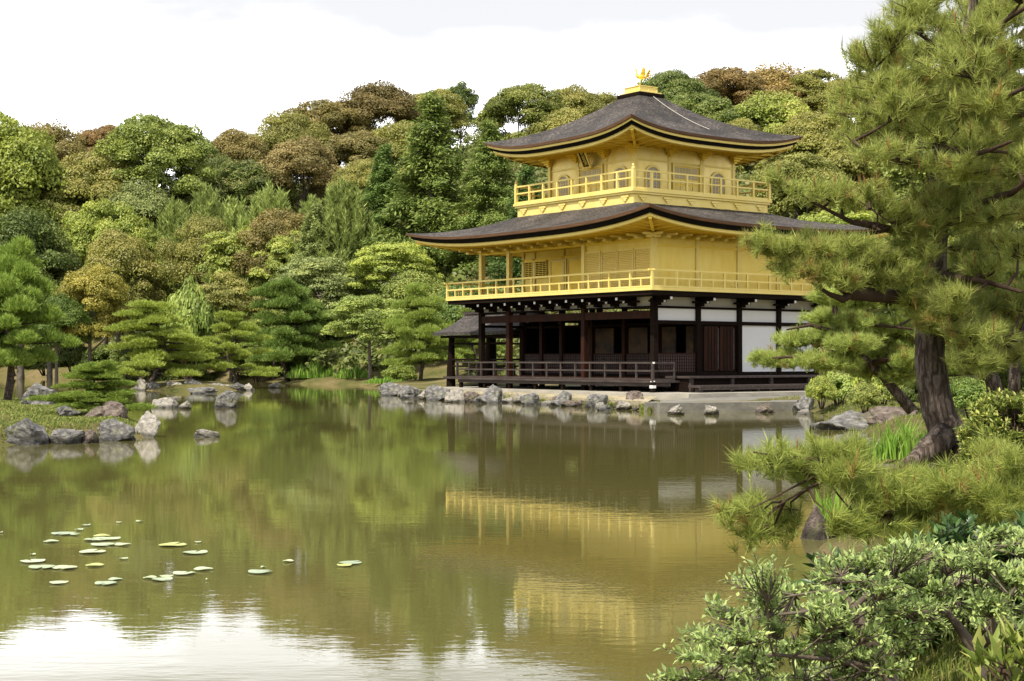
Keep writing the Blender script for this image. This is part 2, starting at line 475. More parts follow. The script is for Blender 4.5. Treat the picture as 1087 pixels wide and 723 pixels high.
def rock_mat(name, a, b_, c):
    m, nt, b, o = new_mat(name)
    n = N(nt, "ShaderNodeTexNoise", Scale=1.0, Detail=9, Roughness=0.68)
    nt.links.new(coords(nt, (3.2, 3.2, 4.5)), n.inputs["Vector"])
    n2 = N(nt, "ShaderNodeTexNoise", Scale=1.0, Detail=4, Roughness=0.6)
    nt.links.new(coords(nt, (1.6, 1.6, 1.6)), n2.inputs["Vector"])
    geo = N(nt, "ShaderNodeNewGeometry"); sp = N(nt, "ShaderNodeSeparateXYZ")
    nt.links.new(geo.outputs["Position"], sp.inputs[0])
    wet = N(nt, "ShaderNodeMapRange"); wet.inputs["From Min"].default_value = 0.05; wet.inputs["From Max"].default_value = 0.12
    wet.inputs["To Min"].default_value = 0.35; wet.inputs["To Max"].default_value = 1.0
    nt.links.new(sp.outputs["Z"], wet.inputs["Value"])
    mx = N(nt, "ShaderNodeMixRGB", blend_type='MIX'); mx.inputs["Color2"].default_value = (0.13, 0.14, 0.05, 1)
    mf = N(nt, "ShaderNodeMapRange"); mf.inputs["From Min"].default_value = 0.56; mf.inputs["From Max"].default_value = 0.68; mf.inputs["To Max"].default_value = 0.75
    nt.links.new(n2.outputs["Fac"], mf.inputs["Value"]); nt.links.new(mf.outputs[0], mx.inputs["Fac"])
    nt.links.new(ramp(nt, n.outputs["Fac"], [(0.32, a), (0.5, b_), (0.68, c)]), mx.inputs["Color1"])
    mw = N(nt, "ShaderNodeMixRGB", blend_type='MULTIPLY'); mw.inputs["Fac"].default_value = 1     # wet band at the waterline
    nt.links.new(mx.outputs[0], mw.inputs["Color1"]); nt.links.new(wet.outputs[0], mw.inputs["Color2"])
    nt.links.new(mw.outputs[0], b.inputs["Base Color"])
    b.inputs["Roughness"].default_value = 0.85
    bp = N(nt, "ShaderNodeBump", Strength=1.0, Distance=0.06)
    nt.links.new(n.outputs["Fac"], bp.inputs["Height"]); nt.links.new(bp.outputs[0], b.inputs["Normal"])
    return m
M["rock_grey"] = rock_mat("grey_rock", (0.035, 0.033, 0.032), (0.14, 0.135, 0.13), (0.33, 0.315, 0.295))
M["rock_pale"] = rock_mat("pale_rock", (0.075, 0.068, 0.06), (0.29, 0.265, 0.235), (0.52, 0.48, 0.42))
M["rock_brown"] = rock_mat("brown_rock", (0.035, 0.026, 0.022), (0.13, 0.10, 0.085), (0.28, 0.225, 0.19))

def ground_mat():
    m, nt, b, o = new_mat("earth_and_moss")
    n = N(nt, "ShaderNodeTexNoise", Scale=0.35, Detail=8, Roughness=0.65)
    nt.links.new(coords(nt), n.inputs["Vector"])
    n2 = N(nt, "ShaderNodeTexNoise", Scale=9.0, Detail=6, Roughness=0.7)
    nt.links.new(coords(nt), n2.inputs["Vector"])
    c1 = ramp(nt, n.outputs["Fac"], [(0.35, (0.07, 0.08, 0.022)), (0.5, (0.14, 0.125, 0.048)), (0.65, (0.21, 0.16, 0.085))])
    c2 = ramp(nt, n2.outputs["Fac"], [(0.3, (0.55, 0.55, 0.5)), (0.7, (1.3, 1.3, 1.25))])
    mx = N(nt, "ShaderNodeMixRGB", blend_type='MULTIPLY'); mx.inputs["Fac"].default_value = 1
    nt.links.new(c1, mx.inputs["Color1"]); nt.links.new(c2, mx.inputs["Color2"])
    nt.links.new(mx.outputs[0], b.inputs["Base Color"])
    b.inputs["Roughness"].default_value = 0.95; b.inputs["Specular IOR Level"].default_value = 0.15
    bp = N(nt, "ShaderNodeBump", Strength=1.0, Distance=0.06)
    nt.links.new(n2.outputs["Fac"], bp.inputs["Height"]); nt.links.new(bp.outputs[0], b.inputs["Normal"])
    return m
M["ground"] = ground_mat()
M["terrace"] = simple("pale_paving", [(0.3, (0.27, 0.25, 0.21)), (0.7, (0.42, 0.39, 0.33))], (1.3, 1.3, 3), rough=0.9, bump=0.01, bumpscale=(12, 12, 12))
M["ledge"] = simple("sandy_stone", [(0.3, (0.19, 0.165, 0.07)), (0.48, (0.33, 0.28, 0.18)), (0.7, (0.46, 0.40, 0.28))], (2.2, 2.2, 5), rough=0.95, bump=0.03, bumpscale=(6, 6, 10))
M["kerb"] = simple("stone_kerb", [(0.3, (0.10, 0.095, 0.085)), (0.7, (0.24, 0.225, 0.19))], (1.8, 1.8, 3), rough=0.9, bump=0.015, bumpscale=(8, 8, 8))

def water_mat():
    m, nt, b, o = new_mat("pond_water")
    b.inputs["Base Color"].default_value = (0.112, 0.104, 0.034, 1)
    b.inputs["Roughness"].default_value = 0.018
    b.inputs["IOR"].default_value = 1.42
    w1 = N(nt, "ShaderNodeTexNoise", Scale=1.0, Detail=3, Roughness=0.5)
    nt.links.new(coords(nt, (0.9, 2.6, 1)), w1.inputs["Vector"])
    w2 = N(nt, "ShaderNodeTexNoise", Scale=1.0, Detail=3, Roughness=0.55)
    nt.links.new(coords(nt, (5, 11, 1)), w2.inputs["Vector"])
    cal = N(nt, "ShaderNodeTexNoise", Scale=1.0, Detail=2)          # patches of breeze and calm
    nt.links.new(coords(nt, (0.05, 0.16, 1)), cal.inputs["Vector"])
    cr = N(nt, "ShaderNodeMapRange"); cr.inputs["From Min"].default_value = 0.38; cr.inputs["From Max"].default_value = 0.66
    cr.inputs["To Min"].default_value = 0.25; cr.inputs["To Max"].default_value = 1.0
    nt.links.new(cal.outputs["Fac"], cr.inputs["Value"])
    mu = N(nt, "ShaderNodeMath", operation='MULTIPLY'); nt.links.new(w2.outputs["Fac"], mu.inputs[0]); nt.links.new(cr.outputs[0], mu.inputs[1])
    b1 = N(nt, "ShaderNodeBump", Strength=1.0, Distance=0.0009); nt.links.new(w1.outputs["Fac"], b1.inputs["Height"])
    b2 = N(nt, "ShaderNodeBump", Strength=1.0, Distance=0.0009); nt.links.new(mu.outputs[0], b2.inputs["Height"])
    nt.links.new(b1.outputs[0], b2.inputs["Normal"])
    nt.links.new(b2.outputs[0], b.inputs["Normal"])
    return m
M["water"] = water_mat()
M["pad"] = leaf_mat("lily_pad_green", tip=(0.55, 0.56, 0.12), transl=0.1, base=(0.46, 0.54, 0.36), rough=0.3, spec=0.7, var=0.15)

# ------------------------------------------------------------------ pond outline and ground
def W(px, Y):
    return ((px - 543.5) / 1594.7 * Y, Y)
POND = [(1.0, -12), (1.15, 3), (1.45, 6.5), W(852, 10), W(868, 12.5), W(886, 15), W(918, 20), W(934, 24), W(940, 30), W(905, 34),
        W(892, 38), W(868, 44), W(846, 47.3), W(845, 46.2), W(690, 44.7), W(655, 47.6), W(600, 51.0), W(540, 54.4), W(480, 57.0),
        W(436, 62), W(416, 70), W(402, 82), W(384, 90), W(310, 95), W(270, 107), W(200, 116), W(100, 127), W(0, 134), (-56, 138), (-60, 110),
        (-44, 78), (-33, 62), W(-20, 54), W(55, 47), W(118, 40), W(158, 35.5), W(168, 32), W(160, 30.2), W(112, 29.2), W(60, 28.0),
        W(0, 27.4), W(-90, 25.5), (-15, 20), (-15, -12)]
ISLE = [W(138, 77), W(165, 74), W(205, 73), W(262, 75), W(268, 80), W(250, 86), W(180, 87), W(142, 83)]

def seg_dist(P, poly):
    poly = np.array(poly); n = len(poly)
    d = np.full(len(P), 1e9); ins = np.zeros(len(P), bool)
    for i in range(n):
        a = poly[i]; b = poly[(i+1) % n]; ab = b - a
        t = np.clip(((P - a) @ ab) / (ab @ ab), 0, 1)
        q = P - (a + t[:, None]*ab)
        d = np.minimum(d, np.hypot(q[:, 0], q[:, 1]))
        c = (a[1] > P[:, 1]) != (b[1] > P[:, 1])
        with np.errstate(divide='ignore', invalid='ignore'):
            xi = a[0] + (P[:, 1]-a[1]) / (b[1]-a[1]) * (b[0]-a[0])
        ins ^= c & (P[:, 0] < xi)
    return d, ins

def sstep(a, b, x):
    t = np.clip((x-a)/(b-a), 0, 1)
    return t*t*(3-2*t)

def height(P):
    P = np.atleast_2d(np.asarray(P, float))
    d, ins = seg_dist(P, POND)
    di, ii = seg_dist(P, ISLE)
    land = np.where(ins, -d, d)
    isl = np.where(ii, di, -di)
    s = np.maximum(land, isl)
    x, y = P[:, 0], P[:, 1]
    wob = 0.08*np.sin(x*1.3+y*0.7) + 0.06*np.sin(x*0.55-y*1.1+1.7)
    z = np.where(s > 0, 0.30*sstep(0, 0.9, s) + 0.28*sstep(0.8, 6, s) + wob*sstep(0.5, 4, s), -1.1*sstep(0, 2.5, -s) - 0.02)
    t = np.maximum(y - (101 - 22*sstep(-24, 6, x)) + 5*np.sin(x*0.06), 0)
    hill = 42*np.tanh((0.245 + 0.05*sstep(-60, -10, x))*t/42)*(1 + 0.06*np.sin(x*0.05+1))
    a = math.radians(36.9); lx = (x-5.0185)*math.cos(a)+(y-53.052)*math.sin(a); ly = -(x-5.0185)*math.sin(a)+(y-53.052)*math.cos(a)
    q = np.maximum(np.maximum(-3.2-lx, lx-9.2), np.maximum(-3.0-ly, ly-13.5))      # low ledge round the pavilion
    z = np.where(s > 0, z + (np.minimum(z, 0.17)-z)*(1-sstep(0, 4, q)), z)
    return z + hill*sstep(0, 12, s)

def gz(x, y):
    return float(height([(x, y)])[0])

def axis(fine0, fine1, step, far, grow=1.22):
    a = list(np.arange(fine0, fine1 + 1e-6, step))
    s = step; x = fine1
    while x < far: s *= grow; x += s; a.append(x)
    s = step; x = fine0; pre = []
    while x > -far: s *= grow; x -= s; pre.append(x)
    return np.array(pre[::-1] + a)

def make_ground():
    xs = axis(-16, 13, 0.32, 900, 1.07); ys = axis(2, 62, 0.32, 900, 1.06)
    X, Y = np.meshgrid(xs, ys); P = np.stack([X.ravel(), Y.ravel()], 1)
    Z = height(P)
    V = np.concatenate([P, Z[:, None]], 1).astype(np.float32)
    nx, ny = len(xs), len(ys)
    i = np.arange(nx-1)[None] + np.arange(ny-1)[:, None]*nx
    Fc = np.stack([i, i+1, i+1+nx, i+nx], -1).reshape(-1, 4)
    me = bpy.data.meshes.new("ground")
    me.vertices.add(len(V)); me.vertices.foreach_set("co", V.ravel())
    me.loops.add(Fc.size); me.loops.foreach_set("vertex_index", Fc.ravel().astype(np.int32))
    me.polygons.add(len(Fc))
    me.polygons.foreach_set("loop_start", (np.arange(len(Fc))*4).astype(np.int32)); me.polygons.foreach_set("loop_total", np.full(len(Fc), 4, np.int32))
    me.polygons.foreach_set("use_smooth", np.ones(len(Fc), bool))
    me.update(calc_edges=True)
    tag(link_mesh("ground", me, M["ground"]), kind="structure")
make_ground()
mb = MB()
mb.add([(-64, -12, 0), (14, -12, 0), (14, 142, 0), (-64, 142, 0)], [(0, 1, 2, 3)])
tag(mb.build("water", M["water"]), kind="structure")

# ------------------------------------------------------------------ the golden pavilion (x runs north along the right face, y runs west along the left face)
PV = empty("golden_pavilion", (5.0185, 53.052, 0), math.radians(90 - 53.1))
tag(PV, "three storey gold leaf pavilion with two dark shingled roofs above the pond", "pavilion")
LX, LY = 8.4, 10.41
T0, T1, S0, S1 = 1.6, 6.75, 2.77, 7.92         # third storey walls: x from T0 to T1, y from S0 to S1

def lift(s, a, p=3.2): return a * abs(s) ** p

def roof(rect, over, ze, lf, trect, zt, zwall, thick, with_gold_strip=True):
    x0, x1, y0, y1 = rect
    def ring(d):                                # eave rectangle pulled in by d
        r = over - d
        return [(x0-r, y0-r), (x1+r, y0-r), (x1+r, y1+r), (x0-r, y1+r)]
    tx0, tx1, ty0, ty1 = trect
    tr = [(tx0, ty0), (tx1, ty0), (tx1, ty1), (tx0, ty1)]
    ns, nt_ = 36, 16
    ss = [-1 + 2*i/ns for i in range(ns+1)]
    ss = [math.copysign(abs(s)**0.8, s) for s in ss]
    top = MB()
    er = ring(0)
    rng = random.Random(5)
    for k in range(4):
        E0, E1, A0, A1 = er[k], er[(k+1) % 4], tr[k], tr[(k+1) % 4]
        vs = []; fs = []
        for j in range(nt_+1):
            t = j/nt_; pr = 0.56*t + 0.44*t*t
            for s in ss:
                a = (s+1)/2
                ex, ey = E0[0]+(E1[0]-E0[0])*a, E0[1]+(E1[1]-E0[1])*a
                ax, ay = A0[0]+(A1[0]-A0[0])*a, A0[1]+(A1[1]-A0[1])*a
                z = ze + (zt-ze)*pr + lift(s, lf)*(1-t)**2
                if 0 < j < nt_ and abs(s) < 0.999: z += 0.018*mnoise.noise(Vector((ex*1.5+ax, ey*1.5+ay, t*7)))
                vs.append((ex+(ax-ex)*t, ey+(ay-ey)*t, z))
        w = ns+1
        for j in range(nt_):
            for i in range(ns):
                fs.append((j*w+i, j*w+i+1, (j+1)*w+i+1, (j+1)*w+i))
        top.add(vs, fs)
    def band(mb, d0, z0, d1, z1, flat1=False):
        r0, r1 = ring(d0), ring(d1)
        for k in range(4):
            vs = []; fs = []
            for (r, dz, fl) in ((r0, z0, False), (r1, z1, flat1)):
                A, B = r[k], r[(k+1) % 4]
                for s in ss:
                    a = (s+1)/2
                    z = dz if fl else ze + lift(s, lf) + dz
                    vs.append((A[0]+(B[0]-A[0])*a, A[1]+(B[1]-A[1])*a, z))
            w = ns+1
            for i in range(ns): fs.append((i, i+1, w+i+1, w+i))
            mb.add(vs, fs)
    R_ = top.build("roof", M["shingle"], PV, smooth=True)
    e = MB(); band(e, 0, 0, 0.03, -thick); band(e, 0.03, -thick, 0.16, -thick-0.012)
    e.build("eave_edge", M["rust"], R_)
    z = -thick - 0.012
    if with_gold_strip:
        g = MB(); band(g, 0.10, z, 0.11, z-0.085); band(g, 0.11, z-0.085, 0.24, z-0.085); g.build("eave_strip", M["gold_pale"], R_); z -= 0.085
        b = MB(); band(b, 0.16, z-0.002, 0.2, z-0.12); band(b, 0.2, z-0.12, 0.4, z-0.13); b.build("painted_eave_shadow", M["black"], R_); z -= 0.12  # black band stands in for the shaded gap under the eave
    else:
        b = MB(); band(b, 0.12, z+0.004, 0.2, z-0.15); band(b, 0.2, z-0.15, 0.4, z-0.16); b.build("painted_eave_shadow", M["black"], R_); z -= 0.15  # lower eave's shade drawn as a black band too
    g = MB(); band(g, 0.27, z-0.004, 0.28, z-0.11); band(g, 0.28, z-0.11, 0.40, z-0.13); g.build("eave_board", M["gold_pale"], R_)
    zf = z - 0.13
    sf = MB(); band(sf, 0.38, zf+0.05, over-0.0, zwall, flat1=True); 
    S_ = sf.build("soffit", M["gold"], R_)
    rf = MB(); r0, r1 = ring(0.34), ring(over-0.02)
    for k in range(4):
        A, B = r0[k], r0[(k+1) % 4]; C_, D = r1[k], r1[(k+1) % 4]
        ln = math.hypot(B[0]-A[0], B[1]-A[1]); n = int(ln/0.42)
        for i in range(1, n):
            a = i/n; s = 2*a-1
            p = Vector((A[0]+(B[0]-A[0])*a, A[1]+(B[1]-A[1])*a, ze+lift(s, lf)+zf+0.035))
            # rafters stand square to the eave and stop on the hip
            if abs(B[0]-A[0]) > abs(B[1]-A[1]):
                inw = 1 if k == 0 else -1
                dist = min(over-0.36, min(abs(p.x-A[0]), abs(p.x-B[0])))
                q = Vector((p.x, p.y + inw*dist, 0))
            else:
                inw = -1 if k == 1 else 1
                dist = min(over-0.36, min(abs(p.y-A[1]), abs(p.y-B[1])))
                q = Vector((p.x + inw*dist, p.y, 0))
            fr = dist/(over-0.36)
            q.z = p.z + (zwall-0.045-p.z)*fr
            if dist > 0.15: rf.bar(p, q, 0.05, 0.06)
    for k in range(4):                          # corner hip rafters
        A, C_ = r0[k], r1[k]
        rf.bar((A[0], A[1], ze+lf+zf), (C_[0], C_[1], zwall-0.08), 0.11, 0.15)
    rf.build("rafters", M["gold"], R_)
    return R_

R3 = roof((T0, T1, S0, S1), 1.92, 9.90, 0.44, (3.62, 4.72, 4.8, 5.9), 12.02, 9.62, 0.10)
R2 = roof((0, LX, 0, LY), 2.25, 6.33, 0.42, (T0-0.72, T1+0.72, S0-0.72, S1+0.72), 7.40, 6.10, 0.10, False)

# cap box and phoenix on the peak
m = MB(); m.box(3.50, 4.84, 4.68, 6.02, 11.97, 12.10); m.build("roof_cap_base", M["dark_wood"], R3)
m = MB(); m.box(3.58, 4.76, 4.76, 5.94, 12.10, 12.16); m.box(3.72, 4.62, 4.90, 5.80, 12.16, 12.37); m.box(3.69, 4.65, 4.87, 5.83, 12.37, 12.40)
for a in (-1, 0, 1):
    m.box(4.17+a*0.448-0.02, 4.17+a*0.448+0.02, 4.885, 4.9, 12.16, 12.37); m.box(3.705, 3.72, 5.35+a*0.43-0.02, 5.35+a*0.43+0.02, 12.16, 12.37)
m.build("roof_cap", M["gold_pale"], R3)

def phoenix():
    c = Vector((4.17, 5.35, 12.40))
    b = MB()
    body = [(-0.30, 0.02, 0.50), (-0.2, 0.015, 0.56), (-0.05, 0, 0.58), (0.12, 0, 0.55), (0.25, 0, 0.50)]
    # body axis runs along -y,+x (faces the pond); head raised, tail streaming behind
    ax = Vector((-0.75, 0.66, 0)).normalized()
    def P(a, z, side=0): return c + ax*a*0.72 + Vector((-ax.y, ax.x, 0))*side*0.55 + Vector((0, 0, z*0.78))
    b.tube([P(-0.26, 0.50), P(-0.16, 0.53), P(0.0, 0.55), P(0.14, 0.58), P(0.22, 0.66), P(0.25, 0.80), P(0.24, 0.90), P(0.28, 0.95), P(0.36, 0.93)],
           [0.03, 0.08, 0.115, 0.10, 0.06, 0.04, 0.035, 0.05, 0.008], n=10)
    bo = b.build("phoenix_finial", M["gold"], R3.parent, smooth=True)
    bo["label"] = "small gold phoenix with raised wings on the roof peak"
    for s in (-1, 1):
        w = MB()
        pts = [(0.08, 0.58, 0.07), (0.02, 0.72, 0.14), (-0.06, 0.92, 0.20), (-0.20, 1.10, 0.24), (-0.22, 0.98, 0.23), (-0.27, 0.88, 0.21), (-0.27, 0.78, 0.18), (-0.28, 0.68, 0.14), (-0.18, 0.56, 0.08)]
        n = len(pts)
        vs = [P(a, z, s*(y)) for a, z, y in pts] + [P(a, z, s*(y+0.02)) for a, z, y in pts]
        fs = [tuple(range(n)), tuple(range(2*n-1, n-1, -1))] + [(i, (i+1) % n, n+(i+1) % n, n+i) for i in range(n)]
        w.add(vs, fs); w.build("wing", M["gold"], bo)
    for k in range(5):
        a = (k-2)*0.18
        t = MB(); t.tube([P(-0.24, 0.50), P(-0.38, 0.56+0.05*k, a*0.3), P(-0.52, 0.55+0.09*k, a*0.6), P(-0.60, 0.46+0.11*k, a*0.8)], [0.02, 0.03, 0.026, 0.005], n=6)
        t.build("tail_feather", M["gold"], bo, smooth=True)
    for s in (-1, 1):
        l = MB(); l.tube([P(0.0, 0.48, s*0.05), P(0.06, 0.26, s*0.06), P(0.0, 0.0, s*0.06)], [0.035, 0.02, 0.016], n=6)
        l.tube([P(0.0, 0.015, s*0.06), P(0.09, 0.012, s*0.06)], [0.016, 0.008], n=5); l.build("leg", M["gold"], bo, smooth=True)
    cr = MB(); cr.tube([P(0.26, 0.97), P(0.2, 1.06), P(0.13, 1.08)], [0.015, 0.014, 0.004], n=5); cr.build("crest", M["gold"], bo)
phoenix()
# pale conductor cable lying down the right hand slope of the top roof
m = MB(); pts = []
for i in range(24):
    t = 0.97 - i/23*0.66; s = 0.10 + 0.12*(1-t); pr = 0.56*t+0.44*t*t
    a = (s+1)/2
    ex = (T0-1.92)+(T1-T0+3.84)*a; ey = S0-1.92
    ax_ = 3.62+1.1*a; ay_ = 4.8
    pts.append((ex+(ax_-ex)*t, ey+(ay_-ey)*t, 9.90+2.12*pr+lift(s, 0.44)*(1-t)**2+0.03))
m.tube(pts, 0.013, n=6); m.build("conductor_cable", M["plaster_beige"], R3)

def rail(floor, pts, zf, zt, step, mat, mid, short=True, closed=True, post=0.07, overhang=0.0, finial=False):
    """rails and posts round a path of corners"""
    n = len(pts) if closed else len(pts)-1
    r = MB()
    for i in range(n):
        a = Vector((*pts[i], 0)); b = Vector((*pts[(i+1) % len(pts)], 0)); d = (b-a).normalized()
        for z, h in ((zt, 0.06), (mid, 0.055), (zf+0.04, 0.06)):
            e = overhang if (z == zt) else 0.0
            r.bar(a - d*e + Vector((0, 0, z)), b + d*e + Vector((0, 0, z + (0.0011 if i % 2 else 0))), 0.055, h)
    ro = r.build("railing", mat, floor)
    for i in range(n):
        a = Vector((*pts[i], 0)); b = Vector((*pts[(i+1) % len(pts)], 0)); ln = (b-a).length
        k = max(1, round(ln/step))
        for j in range(k):
            p = a + (b-a)*(j/k)
            q = MB(); w = post/2
            corner = j == 0
            if corner: w *= 1.35
            q.box(p.x-w, p.x+w, p.y-w, p.y+w, zf, zt + (0.05 if corner and finial else -0.02))
            if corner and finial:
                q.lathe([(0.075, 0), (0.075, 0.05), (0.05, 0.07), (0.065, 0.11), (0.05, 0.16), (0.012, 0.23), (0.002, 0.25)], (p.x, p.y, zt+0.05), 10)
            q.build("baluster", mat, floor)
            if short:
                p2 = a + (b-a)*((j+0.5)/k); q = MB(); w = post*0.42
                q.box(p2.x-w, p2.x+w, p2.y-w, p2.y+w, zf+0.01, mid-0.02); q.build("baluster", mat, floor)
        if not closed and i == n-1:
            q = MB(); w = post/2; q.box(b.x-w, b.x+w, b.y-w, b.y+w, zf, zt-0.02); q.build("baluster", mat, floor)
    return ro

def rect_pts(x0, x1, y0, y1): return [(x0, y1), (x0, y0), (x1, y0), (x1, y1)]

# ---- third storey
O3 = 1.07
m = MB(); m.box(T0-O3, T1+O3, S0-O3, S1+O3, 7.72, 7.82); m.box(T0-O3+0.05, T1+O3-0.05, S0-O3+0.05, S1+O3-0.05, 7.64, 7.719)
fl3 = m.build("balcony", M["gold_pale"], PV)
rail(fl3, rect_pts(T0-O3+0.09, T1+O3-0.09, S0-O3+0.09, S1+O3-0.09), 7.82, 8.50, 0.86, M["gold_pale"], 8.22, short=False, post=0.085, finial=True)
m = MB(); m.box(T0-0.94, T1+0.94, S0-0.94, S1+0.94, 7.10, 7.64)
ap3 = m.build("balcony_base", M["gold_pale"], PV)
for i in range(6):                               # small carved ornaments on the base band
    for side in (0, 1):
        m = MB(); c = (T0-0.5 + i*(T1-T0+1.0)/5) if side else (S0-0.5 + i*(S1-S0+1.0)/5)
        for dz, w, h in ((7.52, 0.20, 0.07), (7.45, 0.12, 0.06), (7.39, 0.06, 0.06)):
            if side: m.box(c-w, c+w, S0-0.94-0.05, S0-0.941, dz, dz+h)
            else: m.box(T0-0.94-0.05, T0-0.941, c-w, c+w, dz, dz+h)
        m.build("bracket", M["gold_pale"], ap3)
m = MB(); m.box(T0, T1, S0, S1, 7.8, 9.66)
w3 = m.build("wall", M["gold_wall"], PV)

def face(side, base):
    """returns fn(a, z, out) -> point, a measured along the face from the near corner; out is away from the wall"""
    if side == 'S': return lambda a, z, o: (base[0]-o, base[1]+a, z)
    return lambda a, z, o: (base[0]+a, base[1]-o, z)

def fbox(mb, fn, a0, a1, z0, z1, o0, o1):
    p = fn(a0, z0, o0); q = fn(a1, z1, o1)
    mb.box(p[0], q[0], p[1], q[1], z0, z1)

def arch_pts(w, z0, z1, n=14):
    r = w/2; zc = z1 - r*0.95; pts = [(-r, z0), (r, z0)]
    for i in range(n+1):
        a = math.pi*i/n
        pts.append((r*math.cos(a), zc + (z1-zc)*math.sin(a)**0.85 if math.sin(a) > 0 else zc))
    return pts

def arched_window(fn, a, z0, z1, w, parent):
    fr = MB(); out = arch_pts(w+0.16, z0, z1+0.09); inn = arch_pts(w, z0, z1)
    n = len(out)
    vs = [fn(a+x, z, 0.002) for x, z in out] + [fn(a+x, z, 0.05) for x, z in out] + [fn(a+x, z, 0.002) for x, z in inn] + [fn(a+x, z, 0.05) for x, z in inn]
    fs = []
    for i in range(n):
        j = (i+1) % n
        fs += [(i, j, n+j, n+i), (n+i, n+j, 3*n+j, 3*n+i), (3*n+i, 3*n+j, 2*n+j, 2*n+i)]
    fr.add(vs, fs)
    fo = fr.build("window", M["gold_pale"], parent)
    p = MB(); p.add([fn(a+x, z, 0.012) for x, z in inn], [tuple(range(n))]); p.build("pane", M["paper"], fo)
    l = MB()
    for dx in (-w*0.25, 0, w*0.25): fbox(l, fn, a+dx-0.012, a+dx+0.012, z0, z1-0.05-abs(dx)*0.6, 0.013, 0.03)
    for k in range(1, 4): fbox(l, fn, a-w*0.46, a+w*0.46, z0+(z1-z0)*k*0.22-0.008, z0+(z1-z0)*k*0.22+0.008, 0.013, 0.028)
    l.build("glazing_bars", M["gold_pale"], fo)

def panel_door(fn, a, z0, z1, w, parent):
    d = MB(); fbox(d, fn, a-w/2, a+w/2, z0, z1, 0.002, 0.03)
    do = d.build("door", M["gold"], parent)
    f = MB()
    for s in (-1, 1): fbox(f, fn, a+s*w/2-0.04, a+s*w/2+0.04, z0, z1+0.10, 0.003, 0.09)
    fbox(f, fn, a-w/2+0.04, a+w/2-0.04, z1-0.02, z1+0.05, 0.031, 0.075)
    f.build("door_frame", M["gold_pale"], do)
    for k in range(4):
        x0 = a-w/2+0.07+k*(w-0.14)/4; x1 = x0+(w-0.14)/4-0.05
        zz = z0+(z1-z0)*0.52
        g = MB(); fbox(g, fn, x0, x1, zz, z1-0.06, 0.031, 0.036); g.build("pane", M["paper"], do)
        b = MB()
        for i in range(1, 3): fbox(b, fn, x0+(x1-x0)*i/3-0.008, x0+(x1-x0)*i/3+0.008, zz, z1-0.06, 0.037, 0.044)
        for i in range(1, 6): fbox(b, fn, x0, x1, zz+(z1-0.06-zz)*i/6-0.006, zz+(z1-0.06-zz)*i/6+0.006, 0.045, 0.05)
        fbox(b, fn, x0, x1, zz-0.2, zz-0.04, 0.031, 0.05); fbox(b, fn, x0, x1, z0+0.06, zz-0.26, 0.031, 0.05)
        b.build("lattice", M["gold_pale"], do)

for side, base, ln in (('S', (T0, S0), S1-S0), ('E', (T0, S0), T1-T0)):
    fn = face(side, base); bw = ln/3
    for i in range(4):
        p = MB(); a = i*bw; e = 0.075
        if i == 0 and side == 'E': continue
        fbox(p, fn, a-e, a+e, 7.82, 9.40, -0.05 if i else -e, 0.03 if i else e)
        p.build("pillar", M["gold_pale"], PV)
    for i in range(4):                            # brackets under the eaves
        b = MB(); a = i*bw
        if i == 0 and side == 'E': continue
        for dz, w, o in ((9.28, 0.08, 0.14), (9.36, 0.15, 0.20), (9.44, 0.22, 0.26), (9.52, 0.28, 0.42)):
            fbox(b, fn, a-w, a+w, dz, dz+0.072, 0.031, o)
        b.build("bracket", M["gold"], PV)
    b = MB(); fbox(b, fn, 0.08, ln-0.08, 9.05, 9.12, 0.003, 0.025); fbox(b, fn, 0.08, ln-0.08, 7.83, 7.93, 0.003, 0.02); b.build("wall_beam", M["gold_pale"], PV)
    arched_window(fn, bw*0.5, 7.94, 8.82, 0.66, w3); arched_window(fn, bw*2.5, 7.94, 8.82, 0.66, w3)
    panel_door(fn, bw*1.5, 7.94, 8.98, 1.42, w3)
# other two faces, plain boards with posts
for i in range(4):
    for q in ((T1, S0+i*(S1-S0)/3), (T0+i*(T1-T0)/3, S1)):
        if q == (T1, S0): continue
        p = MB(); p.box(q[0]-0.075, q[0]+0.077, q[1]-0.075, q[1]+0.077, 7.82, 9.40); p.build("pillar", M["gold_pale"], PV)

# name plaque, tilted out under the south eave
pq = empty("plaque_pivot")
bpy.data.objects.remove(pq)
m = MB()
cx, cy, cz = T0-0.36, (S0+S1)/2 - 0.02, 9.34
tilt = math.radians(28)
def PQ(a, h, o):   # a along y, h up the board, o out of the board
    return (cx - o*math.cos(tilt) - h*math.sin(tilt), cy + a, cz + h*math.cos(tilt) - o*math.sin(tilt))
def pbox(mb, a0, a1, h0, h1, o0, o1):
    vs = [PQ(a, h, o) for o in (o0, o1) for (a, h) in ((a0, h0), (a1, h0), (a1, h1), (a0, h1))]
    mb.add(vs, [(0,1,2,3), (7,6,5,4), (0,4,5,1), (1,5,6,2), (2,6,7,3), (3,7,4,0)])
pbox(m, -0.20, 0.20, -0.36, 0.36, 0, 0.05)
pl = m.build("name_plaque", M["black"], PV)
m = MB()
for a0, a1, h0, h1 in ((-0.24, -0.17, -0.40, 0.40), (0.17, 0.24, -0.40, 0.40), (-0.17, 0.17, 0.33, 0.40), (-0.17, 0.17, -0.40, -0.33)):
    pbox(m, a0, a1, h0, h1, 0.002, 0.075)
m.build("frame", M["gold_pale"], pl)
